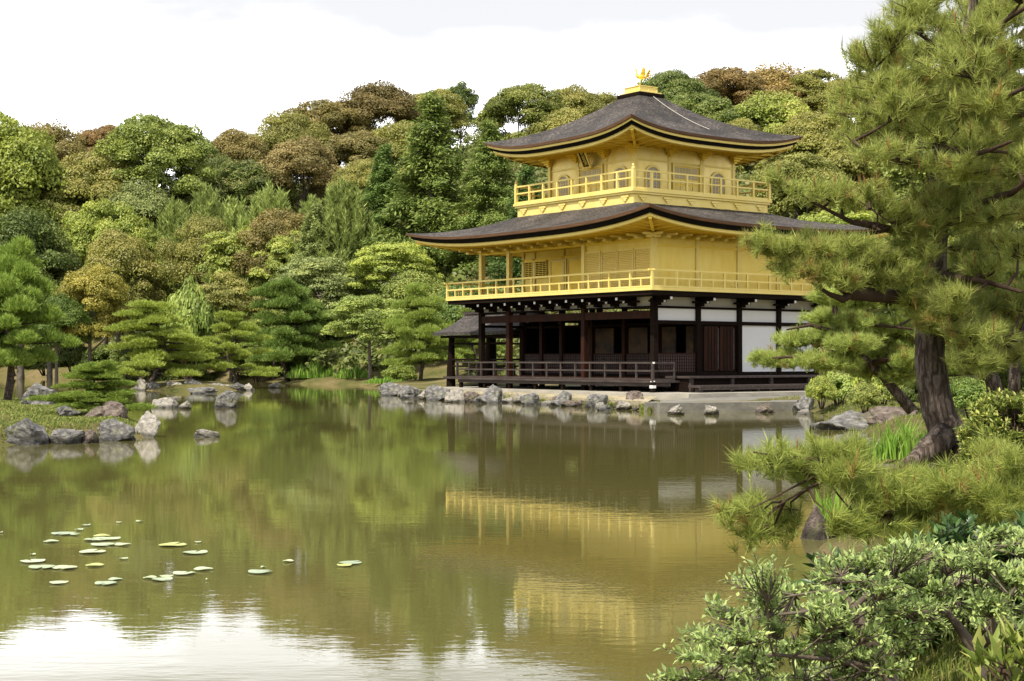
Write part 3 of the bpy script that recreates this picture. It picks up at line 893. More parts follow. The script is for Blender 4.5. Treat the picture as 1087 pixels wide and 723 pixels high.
try:
    cu = bpy.data.curves.new("lettering", 'FONT'); cu.body = "\u7a76\n\u7adf\n\u9802"; cu.size = 0.21; cu.align_x = 'CENTER'; cu.extrude = 0.004; cu.space_line = 0.92
    tmp = bpy.data.objects.new("lettering", cu); COL.objects.link(tmp)
    bpy.context.view_layer.update()
    me = bpy.data.meshes.new_from_object(tmp.evaluated_get(bpy.context.evaluated_depsgraph_get()))
    bpy.data.objects.remove(tmp)
    for v in me.vertices:
        a, h, o = v.co.x, v.co.y, v.co.z
        v.co = PQ(-a, h+0.13, 0.055+o)
    me.materials.clear()
    link_mesh("lettering", me, M["gold_pale"], pl)
except Exception as ex:
    print("lettering skipped", ex)

# ---- second storey
O2 = 1.06
m = MB(); m.box(-O2, LX+O2, -O2, LY+O2, 3.95, 4.05)
fl2 = m.build("balcony", M["gold_pale"], PV)
rail(fl2, rect_pts(-O2+0.05, LX+O2-0.05, -O2+0.05, LY+O2-0.05), 4.05, 4.66, 1.15, M["gold_pale"], 4.38, short=True, overhang=0.16, post=0.065)
m = MB(); m.box(-O2+0.06, LX+O2-0.06, -O2+0.06, LY+O2-0.06, 3.80, 3.949); m.build("balcony_beam", M["dark_wood"], PV)
LMID = 3.84; RX = 2.1
# walls: flush at the near corner, set back behind the open veranda to the west
m = MB()
m.box(0.0, 0.10, 0.0, LMID, 4.05, 6.12)            # south, flush part
m.box(0.10, LX, 0.0, 0.10, 4.05, 6.12)             # east
m.box(RX, RX+0.1, LMID, LY, 4.05, 6.12)            # set-back south wall
m.box(0.10, RX, LMID-0.1, LMID, 4.05, 6.12)        # return
m.box(RX, LX, LY-0.1, LY, 4.05, 6.12)              # west
m.box(LX-0.1, LX, 0.10, LY-0.1, 4.05, 6.12)        # north
w2 = m.build("wall", M["gold_board"], PV)
m = MB(); m.box(0.11, RX-0.01, LMID+0.01, LY-0.01, 5.98, 6.04); m.build("veranda_ceiling", M["gold"], PV)
fs_ = face('S', (0, 0)); fe = face('E', (0, 0)); fr_ = face('S', (RX, 0))
for a in (0.0, LMID, 8.53, LY):
    p = MB(); p.box(-0.09, 0.09, a-0.09, a+0.09, 4.05, 6.04); p.build("pillar", M["gold_pale"], PV)
for i in range(1, 5):
    p = MB(); a = i*2.1; p.box(a-0.08, a+0.08, -0.04, 0.05, 4.05, 6.04); p.build("pillar", M["gold_pale"], PV)
for a in (LMID+0.08, 5.76, 7.68, 9.6, LY-0.06):
    p = MB(); p.box(RX-0.05, RX+0.03, a-0.07, a+0.07, 4.05, 5.98); p.build("pillar", M["gold_pale"], PV)
m = MB(); m.bar((0, 0, 5.86), (0, LY, 5.86), 0.12, 0.14); m.bar((0.06, -0.008, 5.62), (LX, -0.008, 5.62), 0.05, 0.07); m.bar((0.06, -0.008, 4.14), (LX, -0.008, 4.14), 0.05, 0.09)
m.bar((RX-0.02, LMID, 5.66), (RX-0.02, LY, 5.66), 0.06, 0.09)
m.build("wall_beam", M["gold"], PV)
for k in range(4):                                  # sliding shutters on the flush south wall
    q = MB(); fbox(q, fs_, 0.12+k*0.915, 0.12+k*0.915+0.88, 4.2, 5.55, 0.002, 0.03 + 0.008*(k % 2)); so = q.build("shutter", M["gold_slat"], w2)
    q = MB()
    for aa in (0.12+k*0.915, 0.12+k*0.915+0.84): fbox(q, fs_, aa, aa+0.04, 4.2, 5.55, 0.04, 0.055)
    fbox(q, fs_, 0.16+k*0.915, 0.12+k*0.915+0.84, 5.50, 5.55, 0.04, 0.053); q.build("shutter_frame", M["gold_pale"], so)
q = MB(); fbox(q, fr_, 8.75, 10.2, 4.95, 5.58, 0.004, 0.02); lo = q.build("lattice_window", M["brown_wood"], w2)
q = MB()
for i in range(9): fbox(q, fr_, 8.75, 10.2, 4.96+i*0.075, 4.985+i*0.075, 0.021, 0.045)
for i in range(7): fbox(q, fr_, 8.75+i*0.238, 8.775+i*0.238, 4.95, 5.58, 0.046, 0.055)
fbox(q, fr_, 8.72, 10.23, 5.58, 5.64, 0.003, 0.07); fbox(q, fr_, 8.72, 10.23, 4.88, 4.95, 0.003, 0.07)
q.build("lattice", M["gold"], lo)
for k in range(4):
    q = MB(); a0 = 4.05+k*1.14; fbox(q, fr_, a0, a0+1.05, 4.15, 5.6, 0.002, 0.03); do = q.build("sliding_door", M["gold"], w2)
    q = MB(); fbox(q, fr_, a0, a0+0.05, 4.15, 5.6, 0.031, 0.05); fbox(q, fr_, a0+1.0, a0+1.05, 4.15, 5.6, 0.031, 0.05); fbox(q, fr_, a0+0.05, a0+1.0, 5.52, 5.6, 0.031, 0.049); q.build("door_frame", M["gold_pale"], do)
for i in range(14):                                 # bracket ends under the lower eaves
    for side in (0, 1):
        mx = LX if side else LY
        a = -0.4 + i*(mx+0.8)/13
        b = MB()
        if side: b.box(a-0.05, a+0.05, -0.85, -0.12, 5.93, 6.0); b.box(a-0.09, a+0.09, -0.45, -0.12, 5.85, 5.929)
        else: b.box(-0.85, -0.12, a-0.05, a+0.05, 5.93, 6.0); b.box(-0.45, -0.12, a-0.09, a+0.09, 5.85, 5.929)
        b.build("bracket", M["gold_pale"], PV)

# ---- ground storey
def pillar1(x, y, mat="dark_wood", w=0.2, z1=3.74):
    p = MB(); p.box(x-w/2, x+w/2, y-w/2, y+w/2, 0.42, z1); return p.build("pillar", M[mat], PV)
for y, mt in ((0.0, "dark_wood"), (LMID, "brown_wood"), (8.53, "brown_wood"), (LY, "dark_wood")): pillar1(0.0, y, mt)
for i in range(1, 5): pillar1(i*2.1, 0.0)
for y in (2.05, 3.97, 5.9, 7.8, 9.1, LY-0.05): pillar1(RX, y, "brown_wood", 0.17)
for x in (2.1, 4.2, 6.3, 8.4): pillar1(x, LY)
m = MB()
for (z0, z1) in ((3.38, 3.46), (2.82, 2.95)):
    m.box(0.1, LX, -0.085, 0.06, z0, z1)
m.box(-0.07, 0.07, 0.1, LY, 3.40, 3.46)
m.box(0.1, LX, -0.07, 0.06, 0.96, 1.10)
m.box(RX-0.05, RX+0.05, 0, LY, 2.82, 2.92); m.box(RX-0.05, RX+0.05, 0, LY, 0.9, 1.0)
m.box(0, LX, LY-0.07, LY+0.07, 2.85, 2.95)
m.build("beam", M["dark_wood"], PV)
m = MB(); m.box(-0.085, 0.085, 0.1, LY-0.1, 3.02, 3.30); m.build("head_beam", M["brown_wood"], PV)
for i in range(4):                                   # white plaster panels of the right face
    a0, a1 = i*2.1+0.1, (i+1)*2.1-0.1
    q = MB(); fbox(q, fe, a0, a1, 2.95, 3.38, -0.05, 0.0); q.build("plaster_panel", M["plaster"], PV)
    q = MB(); fbox(q, fe, a0, a1, 3.46, 3.79, -0.05, -0.01); q.build("plaster_panel", M["plaster_beige"], PV)
    if i >= 2:
        q = MB(); fbox(q, fe, a0, a1, 1.10, 2.82, -0.05, 0.0); q.build("plaster_panel", M["plaster"], PV)
for i in range(5):
    a0, a1 = 0.1+i*2.06, 0.1+(i+1)*2.06-0.12
    q = MB(); fbox(q, fs_, a0, a1, 3.46, 3.79, -0.05, -0.01); q.build("plaster_panel", M["plaster_beige"], PV)
# double doors in the second bay
q = MB(); fbox(q, fe, 2.2, 4.1, 1.10, 2.82, -0.06, -0.02); db = q.build("door_bay", M["dark_wood"], PV)
for k in range(2):
    a0 = 2.42 + k*0.80
    q = MB(); fbox(q, fe, a0, a0+0.70, 1.14, 2.76, -0.019, 0.03); d = q.build("door", M["brown_wood"], db)
    q = MB()
    for aa in (a0+0.2, a0+0.36, a0+0.52): fbox(q, fe, aa-0.012, aa+0.012, 1.16, 2.74, 0.031, 0.04)
    q.build("door_battens", M["dark_wood"], d)
    q = MB(); fbox(q, fe, a0+0.66, a0+0.73, 1.2, 2.7, 0.031, 0.045); q.build("door_edge", M["grey_wood"], d)
# half-height lattice shutters
def half(fn, a0, a1, name="lattice_shutter"):
    q = MB(); fbox(q, fn, a0, a1, 1.0, 1.78, -0.02, 0.02); h = q.build(name, M["lattice_brown"], PV)
    q = MB(); fbox(q, fn, a0, a1, 1.74, 1.79, 0.021, 0.035)
    n = int((a1-a0)/0.11)
    for i in range(1, n): fbox(q, fn, a0+(a1-a0)*i/n-0.012, a0+(a1-a0)*i/n+0.012, 1.0, 1.74, 0.021, 0.03)
    for i in range(1, 7): fbox(q, fn, a0, a1, 1.0+i*0.11, 1.02+i*0.11, 0.031, 0.037)
    q.build("lattice", M["brown_wood"], h)
ys = [0.12, 2.05, 3.97, 5.9, 7.8, 9.1, LY-0.05]
for i in range(6): half(fr_, ys[i]+0.11, ys[i+1]-0.11)
half(fe, 0.2, 2.0)
# the dim room behind: floor, ceiling, back wall and painted screens
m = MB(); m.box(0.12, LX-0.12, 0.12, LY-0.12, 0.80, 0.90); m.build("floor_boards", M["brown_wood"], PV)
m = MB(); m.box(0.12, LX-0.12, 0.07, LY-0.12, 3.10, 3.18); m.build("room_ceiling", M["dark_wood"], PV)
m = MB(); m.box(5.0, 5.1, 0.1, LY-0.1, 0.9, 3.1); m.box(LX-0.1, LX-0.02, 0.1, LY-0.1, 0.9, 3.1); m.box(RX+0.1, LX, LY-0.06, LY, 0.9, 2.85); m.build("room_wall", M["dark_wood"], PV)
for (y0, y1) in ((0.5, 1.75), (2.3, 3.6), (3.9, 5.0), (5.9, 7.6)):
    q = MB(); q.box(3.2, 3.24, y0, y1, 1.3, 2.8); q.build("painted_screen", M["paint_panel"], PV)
# bracket clusters with white tips under the balcony
def bracket(fn, a, corner=False):
    q = MB()
    for z0, z1, w, o in ((3.47, 3.56, 0.08, 0.30), (3.562, 3.65, 0.10, 0.55), (3.652, 3.798, 0.07, 0.88)):
        fbox(q, fn, a-w, a+w, z0, z1, -0.02, o)
    fbox(q, fn, a-0.36, a+0.36, 3.58, 3.66, 0.10, 0.22)
    b = q.build("bracket", M["dark_wood"], PV)
    q = MB(); fbox(q, fn, a-0.05, a+0.05, 3.66, 3.75, 0.881, 0.90); q.build("white_tip", M["white"], b)
    q = MB(); fbox(q, fn, a-0.045, a+0.045, 3.57, 3.64, 0.551, 0.565); q.build("white_tip", M["white"], b)
for i in range(0, 5): bracket(fe, i*2.1)
for a in (1.0, 1.95, 2.9, LMID, 4.8, 5.75, 6.7, 7.65, 8.53, 9.45, LY): bracket(fs_, a)

# veranda deck, railing, steps
m = MB(); m.box(-0.78, 0.10, -0.78, LY+0.78, 0.745, 0.82); m.box(0.10, 1.6, -0.78, -0.10, 0.745, 0.82); m.box(0.1, 4.0, LY+0.1, LY+0.78, 0.745, 0.82)
m.box(-0.70, 0.10, -0.70, LY+0.70, 0.62, 0.744)
dk = m.build("veranda_deck", M["grey_wood"], PV)
rail(dk, [(2.2, LY+0.72), (-0.72, LY+0.72), (-0.72, -0.72), (0.28, -0.72)], 0.82, 1.44, 0.84, M["grey_wood"], 1.16, short=False, closed=False, overhang=0.04, post=0.06)
for y in [-0.6 + i*1.66 for i in range(8)]:
    q = MB(); q.box(-0.66, -0.54, y-0.06, y+0.06, 0.30, 0.62); q.build("deck_leg", M["dark_wood"], dk)
q = MB(); q.box(-0.79, -0.65, -0.79, -0.65, 0.36, 0.744); q.build("deck_leg", M["dark_wood"], dk)
q = MB(); q.box(-0.80, -0.64, -0.80, -0.64, 0.56, 0.66); q.bar((-0.72, -0.62, 0.80), (-0.72, -0.82, 0.80), 0.035); q.bar((-0.62, -0.721, 0.79), (-0.82, -0.721, 0.79), 0.035); q.bar((-0.72, -0.7, 1.44), (-0.72, -0.80, 1.44), 0.062); q.build("white_tip", M["white"], dk)
m = MB(); m.box(0.42, 8.95, -1.35, -0.11, 0.90, 0.97); bd = m.build("bench_deck", M["grey_wood"], PV)
m = MB(); m.box(0.5, 6.6, -1.2, -0.3, 0.44, 0.899); m.build("deck_skirt", M["dark_wood"], bd)
for x in (0.6, 2.6, 4.6, 6.6, 8.8):
    q = MB(); q.box(x-0.07, x+0.07, -1.3, -1.201, 0.42, 0.9); q.build("deck_leg", M["grey_wood"], bd)
m = MB(); m.box(0.35, 6.9, -1.95, -1.36, 0.58, 0.66); m.box(0.36, 6.89, -1.94, -1.90, 0.50, 0.58); st = m.build("step_plank", M["grey_wood"], PV)
for x in (0.5, 3.3, 6.7):
    q = MB(); q.box(x-0.06, x+0.06, -1.88, -1.6, 0.40, 0.58); q.build("step_leg", M["grey_wood"], st)

# ------------------------------------------------------------------ fishing pavilion on the far side
FP = empty("fishing_pavilion", PV.location, PV.rotation_euler.z)
tag(FP, "small open pavilion with curved shingle roof behind the left end of the gold one", "pavilion")
m = MB()
xs_e, xs_r, xe2 = 1.55, 3.35, 5.15
ya, yb = 16.3, 10.6
prof = []
for i in range(13):
    t = i/12; prof.append((xs_e + (xs_r-xs_e)*t, 2.74 + 0.86*(0.45*t+0.55*t*t)))
prof2 = [(2*xs_r-x, z) for x, z in prof[-2::-1]]
pr = prof + prof2
n = len(pr); vs = []
for y in (ya, yb):
    for dz in (0, -0.13): vs += [(x, y, z+dz) for x, z in pr]
fsx = []
for i in range(n-1):
    fsx += [(i, i+1, 2*n+i+1, 2*n+i), (n+i, 3*n+i, 3*n+i+1, n+i+1), (i, n+i, n+i+1, i+1), (2*n+i, 2*n+i+1, 3*n+i+1, 3*n+i)]
fsx += [(0, 2*n, 3*n, n), (n-1, 2*n-1, 4*n-1, 3*n-1)]
m.add(vs, fsx)
fr2 = m.build("roof", M["shingle"], FP)
m = MB(); m.box(xs_r-0.14, xs_r+0.14, yb, ya+0.05, 3.57, 3.70); m.build("roof_ridge", M["grey_wood"], fr2)
m = MB(); m.box(xs_e+0.2, xe2-0.2, yb, ya-0.3, 2.5, 2.6); m.build("roof_frame", M["dark_wood"], fr2)
for x in (2.15, 4.45):
    for y in (15.75, 12.9):
        p = MB(); p.tube([(x, y, -0.4), (x, y, 1.2), (x+0.02, y-0.03, 2.55)], [0.23, 0.18, 0.13], n=10); p.build("pillar", M["dark_wood"], FP)
m = MB(); m.box(1.9, 4.7, 10.6, 16.0, 0.70, 0.80); m.build("floor", M["grey_wood"], FP)
m = MB()
for z in (1.25, 1.55, 2.25): m.bar((2.15, 11.2, z), (2.15, 15.75, z), 0.08); m.bar((4.45, 11.2, z), (4.45, 15.75, z), 0.08); m.bar((2.15, 15.75, z), (4.45, 15.75, z+0.001), 0.08)
m.build("railing", M["dark_wood"], FP)

# stone terrace the pavilion stands on
m = MB()
def to_local(p):
    q = Vector((p[0]-5.0185, p[1]-53.052)); a = -math.radians(36.9)
    return (q.x*math.cos(a)-q.y*math.sin(a), q.x*math.sin(a)+q.y*math.cos(a))
def from_local(x, y):
    a = math.radians(36.9); return (5.0185+x*math.cos(a)-y*math.sin(a), 53.052+x*math.sin(a)+y*math.cos(a))
ter = [from_local(*p) for p in ((-1.25, 12.4), (-1.25, -1.2), (-0.9, -2.7), (9.6, -2.7), (9.6, 12.4))]
n = len(ter); m.add([(x, y, 0.41) for x, y in ter] + [(x, y, -0.4) for x, y in ter], [tuple(range(n)), ] + [(i, (i+1) % n, n+(i+1) % n, n+i) for i in range(n)])
tag(m.build("terrace", M["terrace"]), kind="structure")
m = MB()
lp = [W(684, 45.3), W(700, 44.5), W(846, 46.0), W(846, 47.4)]
lp += [from_local(9.3, -2.72), from_local(-0.8, -2.72)]
n = len(lp); m.add([(x, y, 0.27) for x, y in lp] + [(x, y, -0.6) for x, y in lp], [tuple(range(n)), ] + [(i, (i+1) % n, n+(i+1) % n, n+i) for i in range(n)])
tag(m.build("paved_landing", M["kerb"]), kind="structure")

mb = MB()
front = [W(470, 58.6), W(480, 57.5), W(540, 54.9), W(600, 51.5), W(655, 48.1), W(688, 45.6)]
back = [from_local(-1.3, 13.0), from_local(-1.3, 11.0), from_local(-1.3, 8.0), from_local(-1.3, 4.5), from_local(-1.3, 1.5), from_local(-1.3, -1.6)]
n = len(front)
rl = random.Random(4)
zt_ = [0.30 + rl.uniform(-.05, .04) for _ in front]
vs = [(x, y, -0.5) for x, y in front] + [(x, y, z) for (x, y), z in zip(front, zt_)] + [(x, y, 0.30) for x, y in back]
mb.add(vs, [(i, i+1, n+i+1, n+i) for i in range(n-1)] + [(n+i, n+i+1, 2*n+i+1, 2*n+i) for i in range(n-1)])
tag(mb.build("stone_ledge", M["ledge"]), kind="structure")

# ------------------------------------------------------------------ vegetation: tree kinds
def tree_root(name, H, trunk_mb, crown_parts, mat, bark_="grey_bark"):
    r = empty(name)
    trunk_mb.build("trunk", M[bark_], r, smooth=True)
    foliage("crown", crown_parts, mat, r)
    return r

def lumps_crown(rng, c, axes, nl, lr, per, ll, lw, up=0.25, flat=0.8, tipcut=0.3):
    d = unit(rng.normal(size=(nl, 3))); d[:, 2] = np.where(d[:, 2] < -0.35, -d[:, 2], d[:, 2])
    rad = rng.uniform(0.45, 1.0, nl)**0.5
    # a few big shoulders break the outline
    sh = unit(rng.normal(size=(6, 3))); k = np.max(d @ sh.T, axis=1)
    rad *= 0.74 + 0.32*np.clip(k, 0, 1)
    C = np.array(c) + d*rad[:, None]*np.array(axes)
    R = rng.uniform(lr[0], lr[1], nl)
    idx = np.repeat(np.arange(nl), (per*(R/np.mean(R))**2).astype(int))
    n = len(idx)
    q = unit(rng.normal(size=(n, 3))); q[:, 2] = np.where(q[:, 2] < -0.2, -q[:, 2]*0.7, q[:, 2]); q = unit(q)
    rr = rng.uniform(0.72, 1.06, n)
    # sub-tufts on each lump
    pos = C[idx] + q*(R[idx]*rr)[:, None]*np.array([1, 1, flat])
    bump = np.sin(pos*np.array([3.1, 2.9, 3.3])/max(lr[1], 0.3)*1.6 + idx[:, None]*1.7).sum(1)
    pos += q*(bump*R[idx]*0.07)[:, None]
    nrm = unit(q*0.75 + np.array([0, 0, up]) + rng.normal(size=(n, 3))*0.42)
    lumpv = rng.random(nl)
    tip = np.where(rng.random(n) < np.clip((q[:, 2]-0.05)*1.5, 0, 1)*(1-tipcut) + 0.1*lumpv[idx], 1.0, 0.0)*rng.uniform(0.5, 1, n)
    A = np.stack([tip, np.clip(lumpv[idx]*0.55 + rng.random(n)*0.45, 0, 1)], 1)
    return rhombs(rng, pos, nrm, ll*rng.uniform(0.7, 1.3, n), lw*rng.uniform(0.7, 1.3, n), A=A), C

def trunk_limbs(rng, H, zc, r0, targets, nlimb=7):
    t = MB(); rr = random.Random(int(rng.integers(1e6)))
    lean = rng.normal(size=2)*0.02*H
    pts = [(lean[0]*k**2, lean[1]*k**2, zc*k) for k in (0, 0.2, 0.5, 0.8, 1.0)]
    t.tube(pts, [r0*1.35, r0, r0*0.8, r0*0.6, r0*0.4], n=9)
    for i in rng.choice(len(targets), min(nlimb, len(targets)), replace=False):
        p = targets[i]; b = Vector(pts[2]).lerp(Vector(pts[4]), rng.random())
        e = Vector(p); mid = b.lerp(e, 0.5) + Vector((0, 0, -0.06*H*rng.random()))
        t.tube([b, mid, e], [r0*0.4, r0*0.25, r0*0.08], n=6)
    return t

PROTO = {}; USED = set()
def proto(kind, root, H, R): PROTO[kind] = (root, H, R)

for i, (ax, lrr, nl) in enumerate((((5.0, 5.0, 4.6), (1.0, 1.9), 78), ((4.9, 5.0, 5.2), (0.8, 1.5), 110), ((5.1, 4.8, 4.2), (1.2, 2.2), 58))):
    rng = np.random.default_rng(10+i)
    cr, C = lumps_crown(rng, (0, 0, 8.4), (ax[0], ax[1], ax[2]*1.1), nl, lrr, 52000/nl, 0.25, 0.15)
    proto("broadleaf_tree_%d" % i, tree_root("broadleaf_tree", 14, trunk_limbs(rng, 14, 9.0, 0.32, C), [cr], M["leaf_far"]), 14.4, 6.0)
for i in range(2):                                    # airy small-leaved tree with layered sprays
    rng = np.random.default_rng(30+i)
    cr, C = lumps_crown(rng, (0, 0, 4.6), (3.3, 3.3, 3.3), 95, (0.5, 1.1), 300, 0.19, 0.10, up=0.6, flat=0.45, tipcut=0.2)
    proto("maple_tree_%d" % i, tree_root("maple_tree", 8, trunk_limbs(rng, 8, 5.0, 0.16, C, 10), [cr], M["leaf_far"]), 8.1, 3.9)

def spiky_pine(seed, H=8.0, R=2.9, ns=330):
    rng = np.random.default_rng(seed)
    t = MB(); t.tube([(0, 0, 0), (0.1, 0, H*0.4), (0, 0.1, H*0.9)], [0.2, 0.14, 0.03], n=8)
    parts = []; cs = []; axs = []
    for k in range(ns):
        h = H*(0.12 + 0.86*rng.random()**0.8); f = h/H
        rmax = R*min(1.0, (1-f)*1.6 + 0.1)*(0.55+0.45*min(1, f*4))
        a = rng.uniform(0, 2*math.pi); rr = rmax*rng.random()**0.5
        base = np.array([rr*math.cos(a), rr*math.sin(a), h - 0.5])
        ln = rng.uniform(0.7, 1.5); d = unit(np.array([math.cos(a)*0.35*rr/R, math.sin(a)*0.35*rr/R, 1.0]) + rng.normal(size=3)*0.12)
        for s in np.linspace(0.05, 1, 9):
            cs.append(base + d*ln*s); axs.append(d)
    V, A = needles(rng, np.array(cs), np.array(axs), 9, 0.34, 0.055, 0.75, A0=(rng.random(len(cs)) < 0.25)*0.6)
    return tree_root("young_pine", H, t, [(V, A)], M["needle_far"], "twig")
proto("young_pine_0", spiky_pine(41), 8.9, 3.2); proto("young_pine_1", spiky_pine(42, 8, 2.5, 260), 8.9, 2.8)

def conifer(seed, H=20.0, R=5.4):
    rng = np.random.default_rng(seed)
    t = MB(); t.tube([(0, 0, 0), (0.2, 0.1, H*0.35), (0, 0, H*0.7), (0.1, 0, H*0.97)], [0.5, 0.38, 0.2, 0.04], n=10)
    pos = []; nr = []; tv = []; va = []
    for k in range(210):
        f = rng.random()**0.85*0.9 + 0.1; h = H*f
        ln = R*min(1, (1-f)*1.45 + 0.10)*rng.uniform(0.6, 1.05)
        a = rng.uniform(0, 2*math.pi); d = np.array([math.cos(a), math.sin(a), 0.0])
        rise = rng.uniform(-0.05, 0.35)
        end = np.array([0, 0, h]) + d*ln + np.array([0, 0, ln*rise - 0.05*ln*ln])
        if k % 2 == 0: t.tube([(0, 0, h), tuple((np.array([0, 0, h])+end)/2 + np.array([0, 0, 0.15])), tuple(end)], [0.07, 0.05, 0.012], n=5)
        n = int(60*ln/R*2.2)
        u = rng.random(n)**0.6
        side = np.array([-d[1], d[0], 0])
        off = rng.normal(size=n)*0.42*(1.15-u)*ln*0.5
        p = np.array([0, 0, h]) + np.outer(u, end-np.array([0, 0, h])) + np.outer(off, side) + np.stack([np.zeros(n), np.zeros(n), 0.25*np.sin(u*3) - 0.12*off*off + rng.normal(size=n)*0.16], 1)
        for _ in range(4):
            pos.append(p + rng.normal(size=p.shape)*0.21); tv.append(unit(d*0.8 + side*np.sign(off)[:, None]*0.6 + np.array([0, 0, -0.15]) + rng.normal(size=(n, 3))*0.35))
            nr.append(unit(np.array([0, 0, 1.0]) + d*0.3 + rng.normal(size=(n, 3))*0.45)); va.append(np.full(n, rng.random()))
    pos = np.concatenate(pos); nr = np.concatenate(nr); tv = np.concatenate(tv); va = np.concatenate(va)
    A = np.stack([(rng.random(len(pos)) < 0.2)*0.5, np.clip(va*0.5+rng.random(len(pos))*0.5, 0, 1)], 1)
    V, A = rhombs(rng, pos, nr, rng.uniform(0.24, 0.5, len(pos)), rng.uniform(0.08, 0.16, len(pos)), t=tv - nr*np.sum(tv*nr, axis=1, keepdims=True), A=A)
    return tree_root("cypress_tree", H, t, [(V, A)], M["needle_far"])
proto("cypress_tree_0", conifer(51), 20.2, 5.4); proto("cypress_tree_1", conifer(52, 18, 5.0), 18.2, 5.0)

def pad_needles(rng, c, rx, ry, rz, n, ln, w, upw=0.8, tipf=0.35):
    q = unit(rng.normal(size=(n, 3))); q[:, 2] = np.abs(q[:, 2])*0.9 - 0.12
    r = rng.random(n)**0.33
    edge = 1 + 0.18*np.sin(np.arctan2(q[:, 1], q[:, 0])*5 + rng.uniform(0, 6)) + 0.1*np.sin(np.arctan2(q[:, 1], q[:, 0])*11 + rng.uniform(0, 6))
    p = np.array(c) + q*r[:, None]*np.array([rx, ry, rz])*np.stack([edge, edge, np.ones(n)], 1)
    ax = unit(q*np.array([0.9, 0.9, 0.3]) + np.array([0, 0, upw]) + rng.normal(size=(n, 3))*0.2)
    tipm = (rng.random(n) < tipf)*rng.uniform(0.4, 1, n)
    return needles(rng, p, ax, 4, ln, w, 0.75, A0=tipm)

def garden_pine(seed, H=5.0, R=3.2, levels=6, dens=2.0, thick=0.42, bend=0.5, needle=0.17):
    rng = np.random.default_rng(seed); rr = random.Random(seed)
    t = MB(); parts = []
    tp = [Vector((0, 0, 0))]
    for i in range(1, 7): tp.append(Vector((bend*math.sin(i*1.1+seed), bend*0.6*math.cos(i*1.4+seed), H*0.86*i/6)))
    t.tube(tp, [0.17*(1-i/7.5)*H/5 for i in range(7)], n=9)
    def trunk_at(z):
        f = min(max(z/(H*0.86)*6, 0), 5.999); i = int(f); return tp[i].lerp(tp[i+1], f-i)
    for lv in range(levels):
        f = 0.30 + 0.68*lv/(levels-1)
        nb = 6 if lv < levels-1 else 2
        for b in range(nb):
            a = 2*math.pi*(b + rr.random()*0.8)/nb + lv*0.9
            z0 = H*f + rr.uniform(-0.36, 0.36)*H/5*(0.68*6/levels if lv < levels-1 else 0.3)
            reach = R*(1.02 - 0.80*((f-0.3)/0.68)**1.3)*rr.uniform(0.5, 1.12)
            s = trunk_at(z0 - 0.15)
            e = Vector((s.x + math.cos(a)*reach, s.y + math.sin(a)*reach, z0 - 0.02*reach*reach + rr.uniform(-0.1, 0.1)))
            t.tube([s, s.lerp(e, 0.5) + Vector((0, 0, -0.08)), e], [0.06, 0.04, 0.012], n=5)
            for g in (0.42, 0.72, 1.0):
                c = s.lerp(e, g) + Vector((rr.uniform(-.3, .3), rr.uniform(-.3, .3), rr.uniform(-.12, .16)))
                rx = (0.34 + 0.20*g)*R/3.2*rr.uniform(0.8, 1.25)*1.4
                parts.append(pad_needles(rng, c, rx, rx*rr.uniform(0.8, 1.2), rx*thick*rr.uniform(0.8, 1.3), int(dens*105*rx/0.5), needle, 0.034))
    top = trunk_at(H)
    parts.append(pad_needles(rng, top, 0.5*R/3.2, 0.5*R/3.2, 0.35*R/3.2, int(dens*200), needle, 0.034))
    return tree_root("garden_pine", H, t, parts, M["needle_far"], "pine_bark")
proto("garden_pine_0", garden_pine(61), 5.0, 3.5)
proto("garden_pine_1", garden_pine(62, levels=5, bend=0.75), 5.0, 3.5)
proto("garden_pine_2", garden_pine(63, levels=7, R=2.8, thick=0.6, dens=2.3), 5.0, 3.1)
proto("garden_pine_3", garden_pine(64, H=7.0, R=3.0, levels=8, thick=0.9, dens=3.0, needle=0.24), 7.1, 3.4)

def bush(seed, name="clipped_bush", leaf=0.1):
    rng = np.random.default_rng(seed)
    cr, C = lumps_crown(rng, (0, 0, 0.55), (1.0, 1.0, 0.62), 60, (0.22, 0.42), 190, leaf, leaf*0.55, flat=0.8)
    t = MB()
    for k in range(5):
        a = k*1.26; t.tube([(0.1*math.cos(a), 0.1*math.sin(a), -0.05), (0.3*math.cos(a), 0.3*math.sin(a), 0.4), (0.55*math.cos(a), 0.55*math.sin(a), 0.85)], [0.04, 0.03, 0.01], n=5)
    r = empty(name); t.build("stem", M["twig"], r); foliage("crown", [cr], M["leaf_far"], r); return r
proto("bush_0", bush(71), 1.35, 1.3); proto("bush_1", bush(72, "round_bush", 0.14), 1.35, 1.3)

TR = random.Random(3)
def plant(kind, px, top, w, Y, col, tan, label, group=None, base=None, cat="tree", rot=None):
    root, H0, R0 = PROTO[kind]
    if kind in USED: r = copy_tree(root)
    else: r = root; USED.add(kind)
    X = (px-543.5)/1594.7*Y
    g = gz(X, Y) if base is None else at(px, base, Y).z
    zt = at(px, top, Y).z
    if base is None and kind[:5] in ('broad', 'maple', 'young'): w *= 1.8 if kind[0] == 'y' else 1.3
    s = w/1594.7*Y/(2*R0)
    if base is None:
        for _ in range(40):                    # stand the tree where the slope carries it
            if zt - g <= (0.8 if kind[0] == 'y' else 1.3)*H0*s: break
            Y += 2.0; X = (px-543.5)/1594.7*Y; g = gz(X, Y); zt = at(px, top, Y).z; s = w/1594.7*Y/(2*R0)
        g = min(g, zt - 0.95*H0*s)
    r.location = (X, Y, g - 0.08)
    r.scale = (s, s, max(zt-g, 0.3)/H0)
    r.rotation_euler = (0, 0, TR.uniform(0, 6.28) if rot is None else rot)
    v = TR.uniform(0.9, 1.12)
    for ch in r.children:
        if ch.name.startswith("crown"): ch.color = (col[0]*v*1.42, col[1]*v*1.30, col[2]*v*0.95, tan*0.5)
    tag(r, label, cat, group)
    return r

